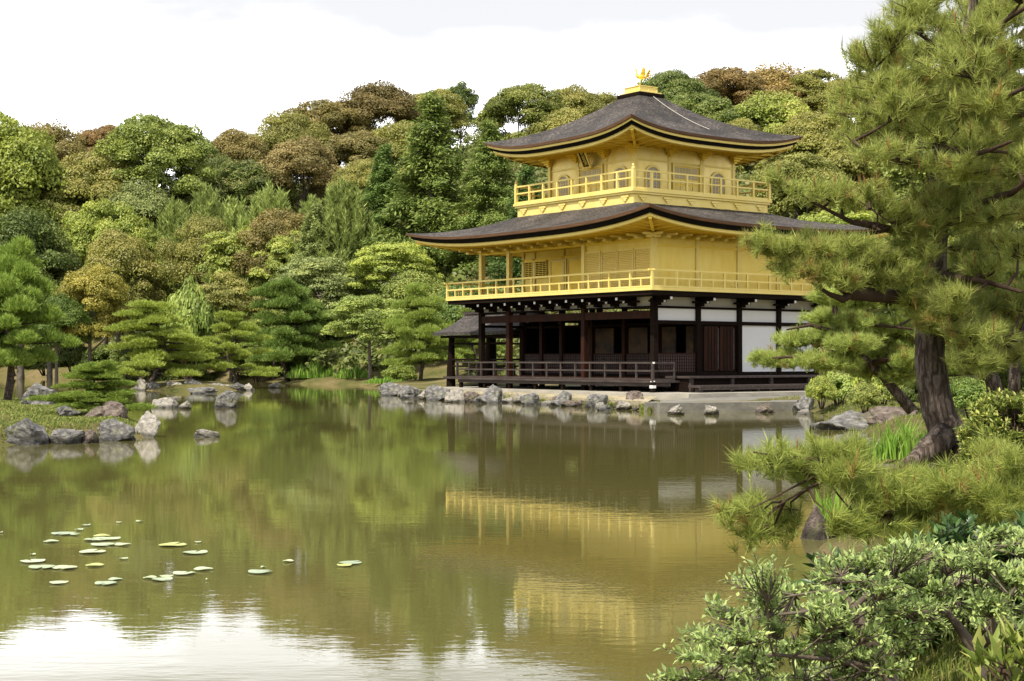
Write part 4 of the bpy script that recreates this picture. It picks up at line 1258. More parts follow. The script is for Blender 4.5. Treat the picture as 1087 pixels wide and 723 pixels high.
OL = (0.19, 0.215, 0.06); BR = (0.165, 0.155, 0.055); DK = (0.085, 0.13, 0.033); GR = (0.175, 0.235, 0.065); YG = (0.25, 0.33, 0.08)
PG = (0.23, 0.31, 0.12); GP = (0.255, 0.345, 0.085); CY = (0.15, 0.22, 0.07); GGR = (0.215, 0.28, 0.125)
B0, B1, B2 = "broadleaf_tree_0", "broadleaf_tree_1", "broadleaf_tree_2"
SKY = "trees along the wooded skyline"
for a in [
    (B0, 8, 128, 130, 104, (0.19, 0.25, 0.055), .1, "big bright green tree at the left edge rising above the left pine"),
    (B2, 55, 130, 90, 165, BR, .8, "olive brown domed tree on the skyline right of the left edge tree"),
    (B1, 108, 134, 70, 178, (0.19, 0.13, 0.055), .7, "reddish brown tree on the skyline left of the big green crown"),
    (B1, 168, 124, 112, 140, GR, .15, "big round bright green tree on the skyline left of the dip of sky"),
    (B0, 250, 140, 80, 165, BR, .9, "brown tipped tree on the skyline just right of the dip of sky"),
    (B2, 300, 118, 82, 172, OL, .8, "olive brown tree on the rising skyline below the highest brown clump"),
    (B1, 345, 106, 80, 178, BR, .7, "olive tree on the skyline left of the highest brown clump"),
    (B2, 402, 88, 84, 182, (0.131, 0.114, 0.044), .7, "dark brown clump of tree highest on the left skyline"),
    (B1, 458, 96, 74, 190, OL, .6, "olive green tree on the skyline left of the small umbrella shaped crown"),
    ("maple_tree_0", 489, 88, 36, 180, DK, .0, "small dark umbrella shaped crown sticking up from the skyline"),
    (B1, 552, 90, 86, 158, (0.158, 0.210, 0.052), .6, "dark green tree with yellow lumps on the skyline left of the gold roof"),
    (B0, 606, 93, 80, 190, OL, .8, "tan green rounded tree on the skyline above the top roof's left slope"),
    (B2, 645, 97, 60, 195, OL, .6, "small olive tree on the skyline beside the phoenix roof cap"),
    (B0, 712, 76, 80, 165, (0.096, 0.149, 0.044), .35, "dark green tree on the skyline right of the phoenix"),
    (B1, 765, 72, 82, 172, (0.149, 0.114, 0.045), .75, "dark brown crown highest on the skyline right of the phoenix"),
    (B2, 818, 72, 120, 225, (0.23, 0.18, 0.07), .9, "broad orange tan crown on the far hilltop right of the pavilion"),
    (B1, 868, 76, 70, 220, OL, .7, "olive crown on the skyline left of the large pine"),
    (B0, 912, 80, 80, 215, OL, .6, "olive crown on the skyline half hidden by the large pine"),
    (B1, 978, 72, 90, 210, GR, .4, "green crown on the hill behind the large pine's upper branches"),
    (B2, 1050, 70, 110, 200, OL, .5, "olive crown on the hill at the right edge behind the large pine"),
]: plant(*a, group=SKY)
MID = "trees on the wooded slope"
for a in [
    (B0, 96, 164, 96, 138, OL, .8, "olive tan tree below the reddish brown skyline tree"),
    (B2, 150, 190, 70, 126, GGR, .3, "pale green round tree at the foot of the big bright green crown"),
    (B1, 62, 205, 84, 122, (0.193, 0.236, 0.061), .5, "mid green tree right of the left edge tree on the slope"),
    (B1, 112, 215, 80, 116, YG, .5, "yellow green lumpy tree on the slope above the golden shrub"),
    (B2, 232, 165, 60, 150, DK, .5, "dark green tree below the dip of sky"),
    (B0, 322, 148, 84, 150, (0.175, 0.158, 0.070), 1., "tan flowering tree in the middle of the left slope"),
    (B1, 265, 170, 84, 148, DK, .8, "dark tree with tan tips left of the tan flowering tree"),
    (B1, 374, 140, 80, 158, (0.149, 0.149, 0.052), .9, "brown tan tree right of the tan flowering tree"),
    (B2, 420, 130, 90, 160, OL, .6, "olive tree behind the left shoulder of the tall cypress"),
    (B0, 388, 170, 66, 140, OL, .7, "olive tree in shade left of the tall cypress"),
    (B0, 200, 190, 50, 140, GGR, .4, "pale tree between the two greyish young pines and the bright crown"),
    ("young_pine_0", 184, 205, 69, 111, PG, .4, "leftmost greyish green young pine with upright shoots on the slope"),
    ("young_pine_1", 218, 192, 67, 113, PG, .4, "taller greyish young pine with upright shoots, second from the left"),
    ("young_pine_0", 285, 188, 87, 112, PG, .5, "broad pale young pine of upright shoots below the tan flowering tree"),
    ("young_pine_1", 250, 205, 62, 110, PG, .4, "pale young pine between two broader young pines"),
    ("young_pine_0", 364, 184, 85, 109, PG, .5, "pale young pine of long upright shoots left of the tall cypress"),
    ("young_pine_1", 330, 204, 58, 107, PG, .4, "small young pine below the brown tan tree"),
    ("maple_tree_1", 262, 232, 86, 107, YG, .5, "feathery yellow green tree below the young pines"),
    ("cypress_tree_1", 335, 218, 96, 112, GGR, .3, "grey green fine needled tree in the middle of the far bank slope"),
    ("maple_tree_0", 302, 245, 70, 108, YG, .6, "drooping light green tree left of the grey green one"),
    ("maple_tree_1", 148, 235, 70, 109, GR, .2, "mid green tree above the bright bamboo like shrub"),
    ("maple_tree_0", 225, 250, 60, 107, GGR, .5, "pale silvery tree above the round bright bush"),
    ("cypress_tree_0", 458, 104, 176, 112, CY, .5, "tall broad cypress with grey twigs left of the pavilion"),
    ("cypress_tree_1", 408, 155, 96, 116, (0.131, 0.219, 0.074), .4, "lighter cypress leaning on the left of the tall broad one"),
    ("cypress_tree_1", 520, 130, 110, 108, CY, .3, "dark cypress behind the pavilion's left eaves"),
    ("cypress_tree_0", 560, 175, 110, 100, (0.088, 0.158, 0.052), .2, "dark cypress seen between the two left eaves of the pavilion"),
    ("maple_tree_1", 418, 250, 80, 104, YG, .5, "yellow green tree at the foot of the tall cypress"),
    (B0, 600, 120, 90, 150, OL, .7, "olive tree just above the top roof's left corner"),
    (B1, 745, 100, 90, 150, (0.131, 0.193, 0.052), .5, "green lumpy tree above the top roof's right slope"),
    (B0, 815, 102, 110, 150, YG, .9, "pale tan green crown above the top roof's right corner"),
    (B2, 690, 104, 70, 160, (0.123, 0.175, 0.052), .4, "green crown just right of the roof cap"),
    (B1, 780, 128, 80, 135, OL, .5, "olive tree behind the top roof's right corner"),
    (B0, 870, 120, 100, 130, OL, .6, "olive tree behind the pine tips right of the top roof"),
    (B1, 850, 165, 100, 108, (0.175, 0.210, 0.061), .5, "mid olive tree just right of the top eave's tip"),
    (B2, 930, 130, 120, 118, OL, .5, "broad olive tree behind the large pine's middle"),
    (B0, 1010, 130, 140, 110, GR, .3, "green tree behind the large pine's trunk top"),
    (B1, 1075, 150, 120, 100, GR, .3, "green tree at the right edge behind the large pine"),
    ("maple_tree_0", 905, 215, 110, 84, YG, .4, "light green small leaved tree behind the lower roof's right tip"),
    ("maple_tree_1", 975, 240, 110, 78, YG, .4, "light green small leaved tree behind the large trunk"),
    ("maple_tree_0", 1050, 235, 120, 72, GR, .3, "green small leaved tree at the right edge above the dark pines"),
]: plant(*a, group=MID)
FB = "trees and shrubs along the far bank"
for a in [
    (B0, 22, 225, 110, 116, DK, .1, "dark green tree in the shade behind the left pine"),
    (B1, 95, 282, 76, 108, (0.263, 0.263, 0.061), .3, "golden lumpy shrub tree right of the left pine"),
    ("maple_tree_1", 134, 272, 56, 110, YG, .8, "bright yellow green feathery shrub at the centre of the left bank"),
    ("maple_tree_0", 165, 285, 50, 107, GR, .4, "green shrub tree behind the round bright bush"),
    (B2, 60, 310, 60, 106, (0.088, 0.149, 0.035), .2, "dark green shrub right below the golden one"),
    ("maple_tree_0", 245, 290, 76, 106, OL, .7, "tan green shrub tree right of the round bright bush"),
    (B1, 180, 345, 90, 112, DK, .2, "dark thicket behind the layered pine on the islet"),
    ("maple_tree_1", 345, 265, 90, 106, GGR, .3, "grey green shrub tree above the dark leaning pine"),
    ("maple_tree_0", 290, 330, 70, 104, GR, .3, "green shrub between two far bank pines"),
    (B0, 440, 290, 90, 98, GR, .2, "green tree above the maple on the far bank"),
    (B0, 345, 330, 90, 108, DK, .2, "dark green thicket behind the leaning far bank pine"),
    (B2, 500, 300, 90, 92, (0.105, 0.175, 0.052), .2, "dark green tree behind the pavilion's left balcony"),
    ("bush_1", 200, 301, 66, 104, (0.210, 0.315, 0.088), .5, "round bright green bush in the middle of the left bank"),
]: plant(*a, group=FB, base=404 if a[0].startswith("bush") else None)
for a in [
    ("garden_pine_1", 246, 333, 92, 80, GP, .6, "layered garden pine on the islet's right end", 411),
    ("garden_pine_0", 168, 322, 128, 76, GP, .7, "wide layered garden pine on the islet's left end", 417),
    ("garden_pine_2", 306, 300, 116, 98, (0.149, 0.245, 0.070), .4, "tall dark garden pine on the far bank left of the irises", 405),
    ("maple_tree_1", 393, 306, 104, 92, (0.210, 0.298, 0.088), .4, "bright green maple leaning over the far bank right of the irises", 407),
    ("garden_pine_0", 446, 303, 100, 82, (0.210, 0.306, 0.079), .7, "light green layered pine left of the fishing pavilion", 408),
    ("garden_pine_1", 505, 330, 92, 84, (0.193, 0.280, 0.070), .6, "garden pine seen through the fishing pavilion's posts", 404),
    ("garden_pine_3", 8, 258, 132, 45, (0.184, 0.289, 0.070), .5, "bushy pine with thick trunk on the left bank at the picture's edge", 424),
    ("garden_pine_2", 100, 382, 118, 34, (0.17, 0.26, 0.06), .5, "low dark spreading pine among the rocks of the left bank", 446),
    ("garden_pine_2", 1040, 300, 120, 32, (0.149, 0.228, 0.061), .3, "dark garden pine behind the azalea at the right edge", 420),
    ("garden_pine_0", 985, 285, 120, 34, (0.175, 0.263, 0.070), .5, "layered pine behind the large trunk's right side", 424),
]: plant(*a[:8], group="garden pines round the pond", base=a[8])
for a in [
    ("bush_0", 272, 380, 44, 104, GR, .3, "small bush on the far bank between two garden pines", 404),
    ("bush_0", 340, 385, 30, 100, OL, .3, "small olive bush on the far bank behind the irises", 404),
    ("bush_0", 425, 385, 44, 86, (0.158, 0.228, 0.052), .3, "low bush on the far bank left of the light green pine", 408),
    ("bush_1", 890, 392, 60, 44, (0.228, 0.333, 0.105), .6, "pale low bush at the right end of the bench deck", 428),
    ("bush_0", 935, 380, 70, 40, GP, .5, "low green bush behind the right bank's boulders", 430),
    ("bush_1", 985, 392, 56, 36, DK, .2, "dark glossy bush right of the leaning trunk", 432),
    ("bush_0", 1030, 400, 64, 30, (0.123, 0.210, 0.052), .3, "dark bush behind the azalea", 440),
]: plant(*a[:8], group="low bushes", base=a[8], cat="bush")
br_ = random.Random(21)
for i, px in enumerate((18, 48, 78, 112, 140, 176, 215, 255, 295, 330, 372)):
    plant("bush_1" if i % 2 else "bush_0", px, br_.uniform(362, 374), br_.uniform(42, 62), 124 - 0.05*px + br_.uniform(-2, 3), br_.choice((DK, GR, (0.11, 0.16, 0.04))), .3,
          "dark shrub below the wooded slope, number %d from left on far bank" % (i+1), "shrubs along the far bank", 397, "bush")
for a in ((872, 398, 40, 43, YG, .5, "yellow green bush left of the pale one by the landing", 430), (918, 404, 40, 38, (0.2, 0.26, 0.08), .5, "small pale bush between the right bank's boulders", 436), (960, 396, 50, 37, GR, .4, "green bush beside the slanting trunk", 434), (1068, 372, 60, 33, DK, .3, "dark bush behind the azalea's right side", 425), (1010, 384, 40, 38, (0.1, 0.15, 0.04), .3, "dark bush between the large trunk and the elbowed pine", 420)):
    plant("bush_0", *a[:7], group="low bushes", base=a[7], cat="bush")
fill = random.Random(9)
for k in range(54):
    px = -40 + k*22 + fill.uniform(-14, 14); Y = 118 + (k % 4)*17
    base_top = 200 - 0.055*max(0, px-200) if px > 200 else 200
    plant(fill.choice((B0, B1, B2)), px, base_top + fill.uniform(-14, 24) + (3-k % 4)*14, fill.uniform(60, 90), Y, fill.choice((OL, GR, DK, BR, OL)), fill.uniform(.2, .9),
          "%s tree filling the wooded slope, number %d from the left among those half hidden" % (fill.choice(("olive", "mid green", "lumpy")), k+1), group="half hidden trees on the slope")
# shrubby undergrowth covering the slope between the trees
def scatter_undergrowth():
    rng = np.random.default_rng(77)
    n = 12500
    Y = rng.uniform(80, 235, n); px = rng.uniform(-140, 1230, n); X = (px-543.5)/1594.7*Y
    Y[8000:] = rng.uniform(92, 132, n-8000); px[8000:] = rng.uniform(-60, 470, n-8000); X = (px-543.5)/1594.7*Y
    P = np.stack([X, Y], 1); z = height(P)
    d, ins = seg_dist(P, POND)
    di, ii = seg_dist(P, ISLE)
    lx = (X-5.0185)*0.8+(Y-53.052)*0.6
    ok = (~ins) & (d > 3.2) & ~ii & ((Y > 96) | (X > -3)) & (lx > 12.5)
    P = P[ok]; z = z[ok]; n = len(P)
    R_ = rng.uniform(0.5, 1.3, n)
    per = 26; idx = np.repeat(np.arange(n), per); m = len(idx)
    q = unit(rng.normal(size=(m, 3))); q[:, 2] = np.abs(q[:, 2])
    pos = np.concatenate([P, z[:, None]], 1)[idx] + q*(R_[idx]*rng.uniform(0.7, 1.1, m))[:, None]
    nr = unit(q + rng.normal(size=(m, 3))*0.4)
    A = np.stack([(rng.random(m) < 0.15)*0.6, np.clip(rng.random(n)[idx]*0.6+rng.random(m)*0.4, 0, 1)], 1)
    o = foliage("undergrowth", [rhombs(rng, pos, nr, rng.uniform(0.35, 0.6, m), rng.uniform(0.2, 0.35, m), A=A)], M["leaf_far"])
    o.color = (0.16, 0.20, 0.05, 0.6)
    tag(o, "mixed low green undergrowth on the wooded slope", "undergrowth", kind="stuff")
scatter_undergrowth()

# ------------------------------------------------------------------ the large pine on the right bank
def pine_twigs(rng, wood, limb_pts, c, rx, rz, ntw, wr, sets, per=46, nl=0.12, nw=0.0042, up=0.55, candle=0.25, tuftn=(3, 6)):
    """twigs from the nearest limb point out through a flat cloud, needle tufts along each"""
    c = np.array(c)
    L_ = np.array([tuple(p) for p in limb_pts]); root = L_[np.argmin(np.linalg.norm(L_ - (c - np.array([0, 0, rz*0.5])), axis=1))]
    hub = c + (root - c)*0.35 + np.array([0, 0, -rz*0.4])
    if np.linalg.norm(hub-root) > 0.05:
        mid = (root + hub)/2 + rng.normal(size=3)*0.04
        wood.tube([root, mid, hub], [0.2*wr, 0.15*wr, 0.1*wr], n=5, cap=False)
    for k in range(ntw):
        q = unit(rng.normal(size=3)); q[2] = abs(q[2])*0.8 - 0.25
        e = c + q*rng.random()**0.4*np.array([rx, rx, rz])
        d = unit(e - hub)
        wood.tube([hub, hub + (e-hub)*0.55 + rng.normal(size=3)*0.03, e], [0.09*wr, 0.06*wr, 0.035*wr], n=4, cap=False)
        for j in range(rng.integers(*tuftn)):
            s = 1 - 0.16*j*rng.uniform(0.5, 1.3)
            p = hub + (e-hub)*s + (rng.normal(size=3)*0.05 if j else 0)
            a = unit(d*0.6 + np.array([0, 0, up]) + rng.normal(size=3)*0.35)
            sets[0].append(p); sets[1].append(a)
            if j == 0 and rng.random() < candle:
                sets[2].append(p + a*0.05); sets[3].append(unit(np.array([0, 0, 1.0]) + rng.normal(size=3)*0.15))

def pine_mesh(rng, root, wood, sets, per, nl, nw, col, bark_="twig", spread=1.15, limb_name="limbs"):
    wood.build(limb_name, M[bark_], root, smooth=True)
    parts = [needles(rng, np.array(sets[0]), np.array(sets[1]), per, nl, nw, spread, A0=(rng.random(len(sets[0])) < 0.035)*0.7)]
    if sets[2]: parts.append(needles(rng, np.array(sets[2]), np.array(sets[3]), 14, nl*0.85, nw*1.3, 0.16, A0=np.where(rng.random(len(sets[2])) < 0.35, 1.0, 0.0)))
    f = foliage("crown", parts, M["needle"], root); f.color = (*col, 1.0)
    return f

HP = empty("pine_tree", at(1012, 487, 15.5)); o0 = Vector(HP.location)
tag(HP, "large leaning pine with thick cracked trunk on the right bank", "pine tree")
rng = np.random.default_rng(101); prr = random.Random(101)
tk = [(1016, 500, .36), (1014, 484, .29), (1008, 468, .225), (997, 440, .195), (990, 410, .185), (987, 380, .175), (987, 345, .165), (990, 310, .155), (993, 275, .142), (993, 245, .145),
      (997, 200, .125), (1003, 150, .105), (1012, 95, .085), (1026, 40, .065), (1040, -20, .04), (1050, -60, .02)]
fine = []
for i in range(len(tk)-1):
    for f in (0, 0.33, 0.66):
        a, b = tk[i], tk[i+1]
        fine.append((a[0]+(b[0]-a[0])*f, a[1]+(b[1]-a[1])*f, a[2]+(b[2]-a[2])*f))
t = MB(); t.tube([at(x, y, 15.5) - o0 for x, y, r in fine], [r*0.86 for x, y, r in fine], n=18, jitter=0.055, rng=prr)
t.build("trunk", M["pine_bark"], HP, smooth=True)
for pts in ([(1003, 462, 15.3, .15), (985, 478, 15.15, .13), (972, 488, 15.0, .09), (960, 493, 14.9, .04)], [(1012, 470, 15.4, .15), (1034, 490, 15.2, .12), (1052, 506, 15.1, .07)], [(1010, 475, 15.7, .16), (1025, 486, 16.1, .1)]):
    t = MB(); t.tube([at(x, y, Y) - o0 for x, y, Y, r in pts], [r for x, y, Y, r in pts], n=10, jitter=0.06, rng=prr); t.build("root", M["pine_bark"], HP, smooth=True)
limbs = [
    [(985, 322, 15.5, .10), (960, 316, 15.2, .085), (930, 314, 14.9, .085), (906, 311, 14.7, .09), (893, 301, 14.6, .085), (890, 286, 14.6, .05), (880, 272, 14.5, .03), (850, 268, 14.5, .018), (815, 258, 14.4, .01)],
    [(905, 311, 14.7, .05), (895, 318, 14.6, .045), (880, 312, 14.5, .025), (862, 300, 14.4, .012)],
    [(990, 252, 15.5, .07), (965, 246, 15.2, .055), (942, 243, 15.0, .05), (921, 238, 14.8, .045), (905, 236, 14.7, .03), (885, 226, 14.6, .022), (862, 214, 14.5, .016), (838, 198, 14.4, .011), (818, 182, 14.4, .007)],
    [(925, 238, 14.8, .03), (935, 245, 14.6, .02), (948, 238, 14.5, .014), (900, 205, 14.5, .01)],
    [(996, 215, 15.5, .075), (1022, 222, 15.2, .065), (1048, 214, 15.0, .06), (1075, 205, 14.7, .05), (1100, 185, 14.4, .04)],
    [(1000, 180, 15.5, .06), (970, 172, 15.1, .045), (935, 168, 14.7, .035), (912, 156, 14.4, .02), (900, 145, 14.3, .008)],
    [(1008, 120, 15.5, .055), (975, 105, 15.0, .04), (950, 88, 14.6, .022), (930, 74, 14.4, .008)],
    [(1020, 65, 15.5, .045), (990, 45, 15.1, .03), (962, 27, 14.8, .012)],
    [(1012, 100, 15.5, .06), (1040, 110, 14.6, .05), (1065, 105, 13.8, .04), (1095, 90, 13.2, .03)],
    [(1003, 155, 15.5, .06), (1030, 165, 14.5, .05), (1050, 160, 13.8, .035), (1075, 150, 13.2, .02)],
    [(990, 290, 15.5, .06), (1020, 295, 15.0, .045), (1050, 300, 14.6, .03), (1085, 310, 14.3, .02)],
    [(988, 335, 15.5, .05), (1015, 345, 15.2, .035), (1045, 360, 15.0, .025), (1080, 362, 14.8, .015)],
    [(1020, 60, 15.5, .05), (1050, 35, 14.6, .04), (1090, 8, 13.8, .03)],
]
wood = MB(); allp = []
for lb in limbs:
    P = [at(x, y, Y) - o0 for x, y, Y, r in lb]
    wood.tube(P, [r*(0.62 if lb[0][1] < 240 else 0.85) for *_, r in lb], n=8, jitter=0.08, rng=prr)
    for i in range(len(P)-1):
        for f in (0, .5): allp.append(P[i].lerp(P[i+1], f))
sets = ([], [], [], [])
pads = [(826, 262, 14.4, .30, .10), (808, 254, 14.4, .16, .07), (850, 264, 14.5, .38, .15), (880, 262, 14.6, .36, .17), (838, 284, 14.4, .26, .10), (868, 284, 14.4, .30, .14), (912, 268, 14.7, .42, .2), (905, 258, 14.6, .34, .12),
        (945, 272, 14.9, .40, .22), (935, 290, 14.9, .32, .15), (965, 262, 15.1, .36, .2), (968, 292, 15.0, .3, .18), (902, 290, 14.4, .22, .12), (862, 258, 14.7, .3, .08),
        (840, 200, 14.4, .12, .12), (822, 188, 14.4, .08, .09), (862, 200, 14.5, .15, .12), (885, 203, 14.5, .18, .13), (908, 208, 14.6, .22, .13), (936, 214, 14.7, .26, .14), (958, 228, 14.9, .3, .16), (895, 198, 14.7, .14, .14), (925, 200, 14.7, .2, .14),
        (980, 250, 15.0, .26, .12), (1000, 232, 15.0, .35, .2), (990, 338, 15.05, .30, .14), (1005, 330, 14.9, .3, .16), (975, 316, 15.1, .26, .14)]
for (x, y, Y, rx, rz) in pads: pine_twigs(rng, wood, allp, at(x, y, Y) - o0, rx, rz, int((7+50*rx*rx+14*rx)*(0.5 if (x < 950 and 165 < y < 235) else 1)), .1, sets, candle=.5 if y < 230 else .2)
pads += [(884, 114, 14.25, .16, .12), (902, 92, 14.3, .15, .1), (912, 60, 14.4, .15, .10), (930, 38, 14.5, .18, .10), (886, 132, 14.3, .15, .1), (905, 142, 14.4, .24, .14), (935, 15, 14.6, .16, .1), (960, 10, 14.8, .22, .14), (920, 118, 14.3, .25, .15), (940, 75, 14.5, .25, .15)]
for k in range(60): pads.append((prr.uniform(915, 1085), prr.uniform(15, 235), prr.uniform(13.2, 14.9), .30, .17))
pads = [p for p in pads if not (p[0] < 950 and p[1] < 55) and not (p[0] < 940 and 160 < p[1] < 235 and p[3] > .28)]
crown = []
poly = [(893, 112), (918, 58), (950, 18), (975, -25), (1110, -40), (1120, 240), (1000, 222), (960, 195), (930, 170), (912, 145)]
def inpoly(x, y, poly):
    c = False
    for i in range(len(poly)):
        (x0, y0), (x1, y1) = poly[i], poly[i-1]
        if (y0 > y) != (y1 > y) and x < (x1-x0)*(y-y0)/(y1-y0)+x0: c = not c
    return c
gy = -30
while gy < 245:
    gx = 868
    while gx < 1125:
        x, y = gx+prr.uniform(-14, 14), gy+prr.uniform(-12, 12)
        if inpoly(x, y, poly) and prr.random() < 0.97:
            crown.append((x, y, prr.uniform(13.6, 16.4), prr.uniform(.26, .44), prr.uniform(.14, .24)))
        gx += 27
    gy += 25
for k in range(34):
    crown.append((prr.uniform(1005, 1120), prr.uniform(225, 385), prr.uniform(14.4, 16.5), prr.uniform(.26, .4), prr.uniform(.12, .22)))
for (x, y, Y, rx, rz) in crown: pine_twigs(rng, wood, allp, at(x, y, Y) - o0, rx, rz, int(8+42*rx*rx+8*rx), .1, sets, candle=.45, up=0.7)
pine_mesh(rng, HP, wood, sets, 40, 0.135, 0.0054, (0.39, 0.44, 0.115))

# pine leaning out behind it
LP_ = empty("pine_tree", at(968, 436, 24)); o0 = Vector(LP_.location)
tag(LP_, "pine with a thin slanting trunk and flat needle pads reaching left across the white walls", "pine tree")
t = MB(); lt = [(968, 436, 24, .10), (952, 417, 24, .085), (938, 400, 24, .075), (922, 385, 23.9, .07), (905, 372, 23.8, .06), (890, 350, 23.8, .06), (885, 320, 23.8, .045), (895, 298, 23.8, .02)]
t.tube([at(x, y, Y)-o0 for x, y, Y, r in lt], [r for *_, r in lt], n=10, jitter=.05, rng=prr); t.build("trunk", M["pine_bark"], LP_, smooth=True)
wood = MB(); allp = []
for lb in ([(915, 378, 23.8, .06), (885, 374, 23.6, .05), (855, 378, 23.4, .03), (820, 380, 23.3, .015)], [(925, 386, 23.9, .06), (950, 380, 23.6, .04), (980, 372, 23.4, .02)], [(895, 355, 23.8, .05), (860, 345, 23.6, .03), (835, 350, 23.5, .012)],
           [(888, 325, 23.8, .04), (920, 312, 23.6, .03), (960, 320, 23.5, .015)], [(890, 340, 23.8, .04), (930, 345, 23.5, .03), (975, 350, 23.3, .015)]):
    P = [at(x, y, Y)-o0 for x, y, Y, r in lb]; wood.tube(P, [r for *_, r in lb], n=7)
    for i in range(len(P)-1):
        for f in (0, .5): allp.append(P[i].lerp(P[i+1], f))
sets = ([], [], [], [])
for (x, y, rx, rz) in [(812, 380, .30, .12), (835, 378, .42, .16), (862, 382, .5, .18), (890, 385, .5, .2), (920, 392, .4, .2), (845, 360, .42, .16), (868, 358, .5, .2), (905, 362, .5, .2), (940, 370, .5, .22), (975, 378, .45, .25),
                       (880, 335, .5, .2), (910, 340, .5, .22), (945, 345, .5, .22), (980, 352, .5, .22), (885, 312, .42, .2), (910, 318, .5, .22), (945, 318, .5, .25), (985, 322, .5, .25), (900, 295, .4, .2), (935, 298, .45, .22), (970, 300, .45, .22), (1005, 350, .5, .3), (1010, 380, .5, .3), (955, 398, .4, .16)]:
    pine_twigs(rng, wood, allp, at(x, y, 23.6+prr.uniform(-.4, .8))-o0, rx, rz, int(30+110*rx*rx), .1, sets, candle=.15)
pine_mesh(rng, LP_, wood, sets, 34, 0.13, 0.0075, (0.42, 0.50, 0.13))

# two dark pines further right
for (name_, pts, lab, cr) in (("a", [(1058, 430, 27, .15), (1054, 405, 27, .14), (1046, 388, 27, .13), (1030, 385, 26.9, .11), (1012, 388, 26.8, .08)], "short thick pine with an elbowed dark trunk behind the large pine", [(1000, 372, .6, .25), (1030, 362, .7, .3), (1060, 355, .7, .3), (1020, 340, .6, .3)]),
                              ("b", [(1076, 425, 30, .13), (1077, 390, 30, .12), (1078, 350, 30, .10), (1080, 300, 30, .06)], "straight reddish brown pine trunk near the right edge", [(1040, 320, .7, .35), (1075, 330, .8, .35), (1060, 300, .8, .35), (1090, 360, .8, .35), (1085, 285, .8, .35), (1045, 275, .7, .35)])):
    r = empty("pine_tree", at(pts[0][0], pts[0][1], pts[0][2])); o0 = Vector(r.location); tag(r, lab, "pine tree")
    t = MB(); t.tube([at(x, y, Y)-o0 for x, y, Y, q in pts], [q for *_, q in pts], n=10, jitter=.05, rng=prr); t.build("trunk", M["pine_bark"], r, smooth=True)
    wood = MB(); allp = [at(x, y, Y)-o0 for x, y, Y, q in pts[2:]]; sets = ([], [], [], [])
    for (x, y, rx, rz) in cr: pine_twigs(rng, wood, allp, at(x, y, pts[0][2]+prr.uniform(-.6, .6))-o0, rx, rz, int(40+110*rx*rx), .1, sets, candle=.15)
    pine_mesh(rng, r, wood, sets, 30, 0.15, 0.009, (0.22, 0.28, 0.065))

# low pine in the foreground, reaching left over the water
FPN = empty("low_pine", (2.75, 10.4, gz(2.75, 10.4))); o0 = Vector(FPN.location)
tag(FPN, "low sprawling pine with long needles reaching left over the water", "pine tree")
tr = [(970, 575, 10.4, .07), (955, 560, 10.3, .06), (935, 550, 10.2, .05), (918, 535, 10.1, .045), (905, 522, 10.0, .035)]
t = MB(); t.tube([Vector((0, 0, -.05))] + [at(x, y, Y)-o0 for x, y, Y, r in tr], [.09]+[r for *_, r in tr], n=9, jitter=.06, rng=prr); t.build("trunk", M["twig"], FPN, smooth=True)
wood = MB(); allp = []
for lb in ([(905, 522, 10.0, .022), (890, 508, 9.9, .016), (870, 512, 9.8, .011), (845, 525, 9.7, .008), (820, 540, 9.6, .005)], [(880, 512, 9.85, .012), (862, 507, 9.8, .010), (840, 518, 9.7, .007), (818, 530, 9.6, .004)],
           [(905, 522, 10.0, .025), (893, 496, 9.9, .02), (870, 488, 9.8, .014), (835, 486, 9.7, .01), (800, 480, 9.6, .006)], [(935, 550, 10.2, .03), (965, 535, 10.1, .024), (1000, 520, 10.0, .02), (1040, 515, 9.9, .014), (1080, 520, 9.8, .01)],
           [(955, 560, 10.3, .03), (1000, 555, 10.1, .02), (1050, 550, 9.9, .012)], [(905, 522, 10, .02), (930, 505, 10, .015), (960, 495, 10.0, .01)]):
    P = [at(x, y, Y)-o0 for x, y, Y, r in lb]; wood.tube(P, [r for *_, r in lb], n=7, jitter=.08, rng=prr)
    for i in range(len(P)-1):
        for f in (0, .5): allp.append(P[i].lerp(P[i+1], f))
sets = ([], [], [], [])
for (x, y, rx, rz) in [(800, 490, .17, .08), (825, 486, .2, .09), (848, 492, .18, .08), (872, 480, .18, .08), (893, 476, .2, .09), (885, 500, .16, .08), (910, 496, .18, .08), (775, 545, .13, .06), (795, 540, .16, .08), (815, 560, .17, .09), (800, 565, .15, .08), (830, 545, .14, .07),
                       (925, 512, .2, .09), (945, 508, .18, .08), (960, 520, .22, .1), (985, 512, .2, .08), (1010, 514, .22, .09), (1040, 505, .24, .1), (1070, 515, .24, .11), (1000, 532, .22, .1), (1030, 535, .22, .1), (1062, 540, .22, .1), (965, 545, .18, .08), (935, 532, .18, .08), (1090, 530, .2, .1), (1050, 525, .2, .1), (980, 530, .2, .1), (895, 555, .14, .07), (925, 562, .16, .08), (960, 568, .16, .08), (1000, 560, .2, .09), (1050, 565, .2, .1), (855, 502, .14, .06), (1080, 488, .2, .09), (1055, 478, .16, .07)]:
    pine_twigs(rng, wood, allp, at(x, y, 9.8+prr.uniform(-.25, .35))-o0, rx, rz, int(8+125*rx*rx), .045, sets, candle=.12, tuftn=(2, 4))
pine_mesh(rng, FPN, wood, sets, 46, 0.125, 0.0044, (0.35, 0.41, 0.095), spread=1.05)

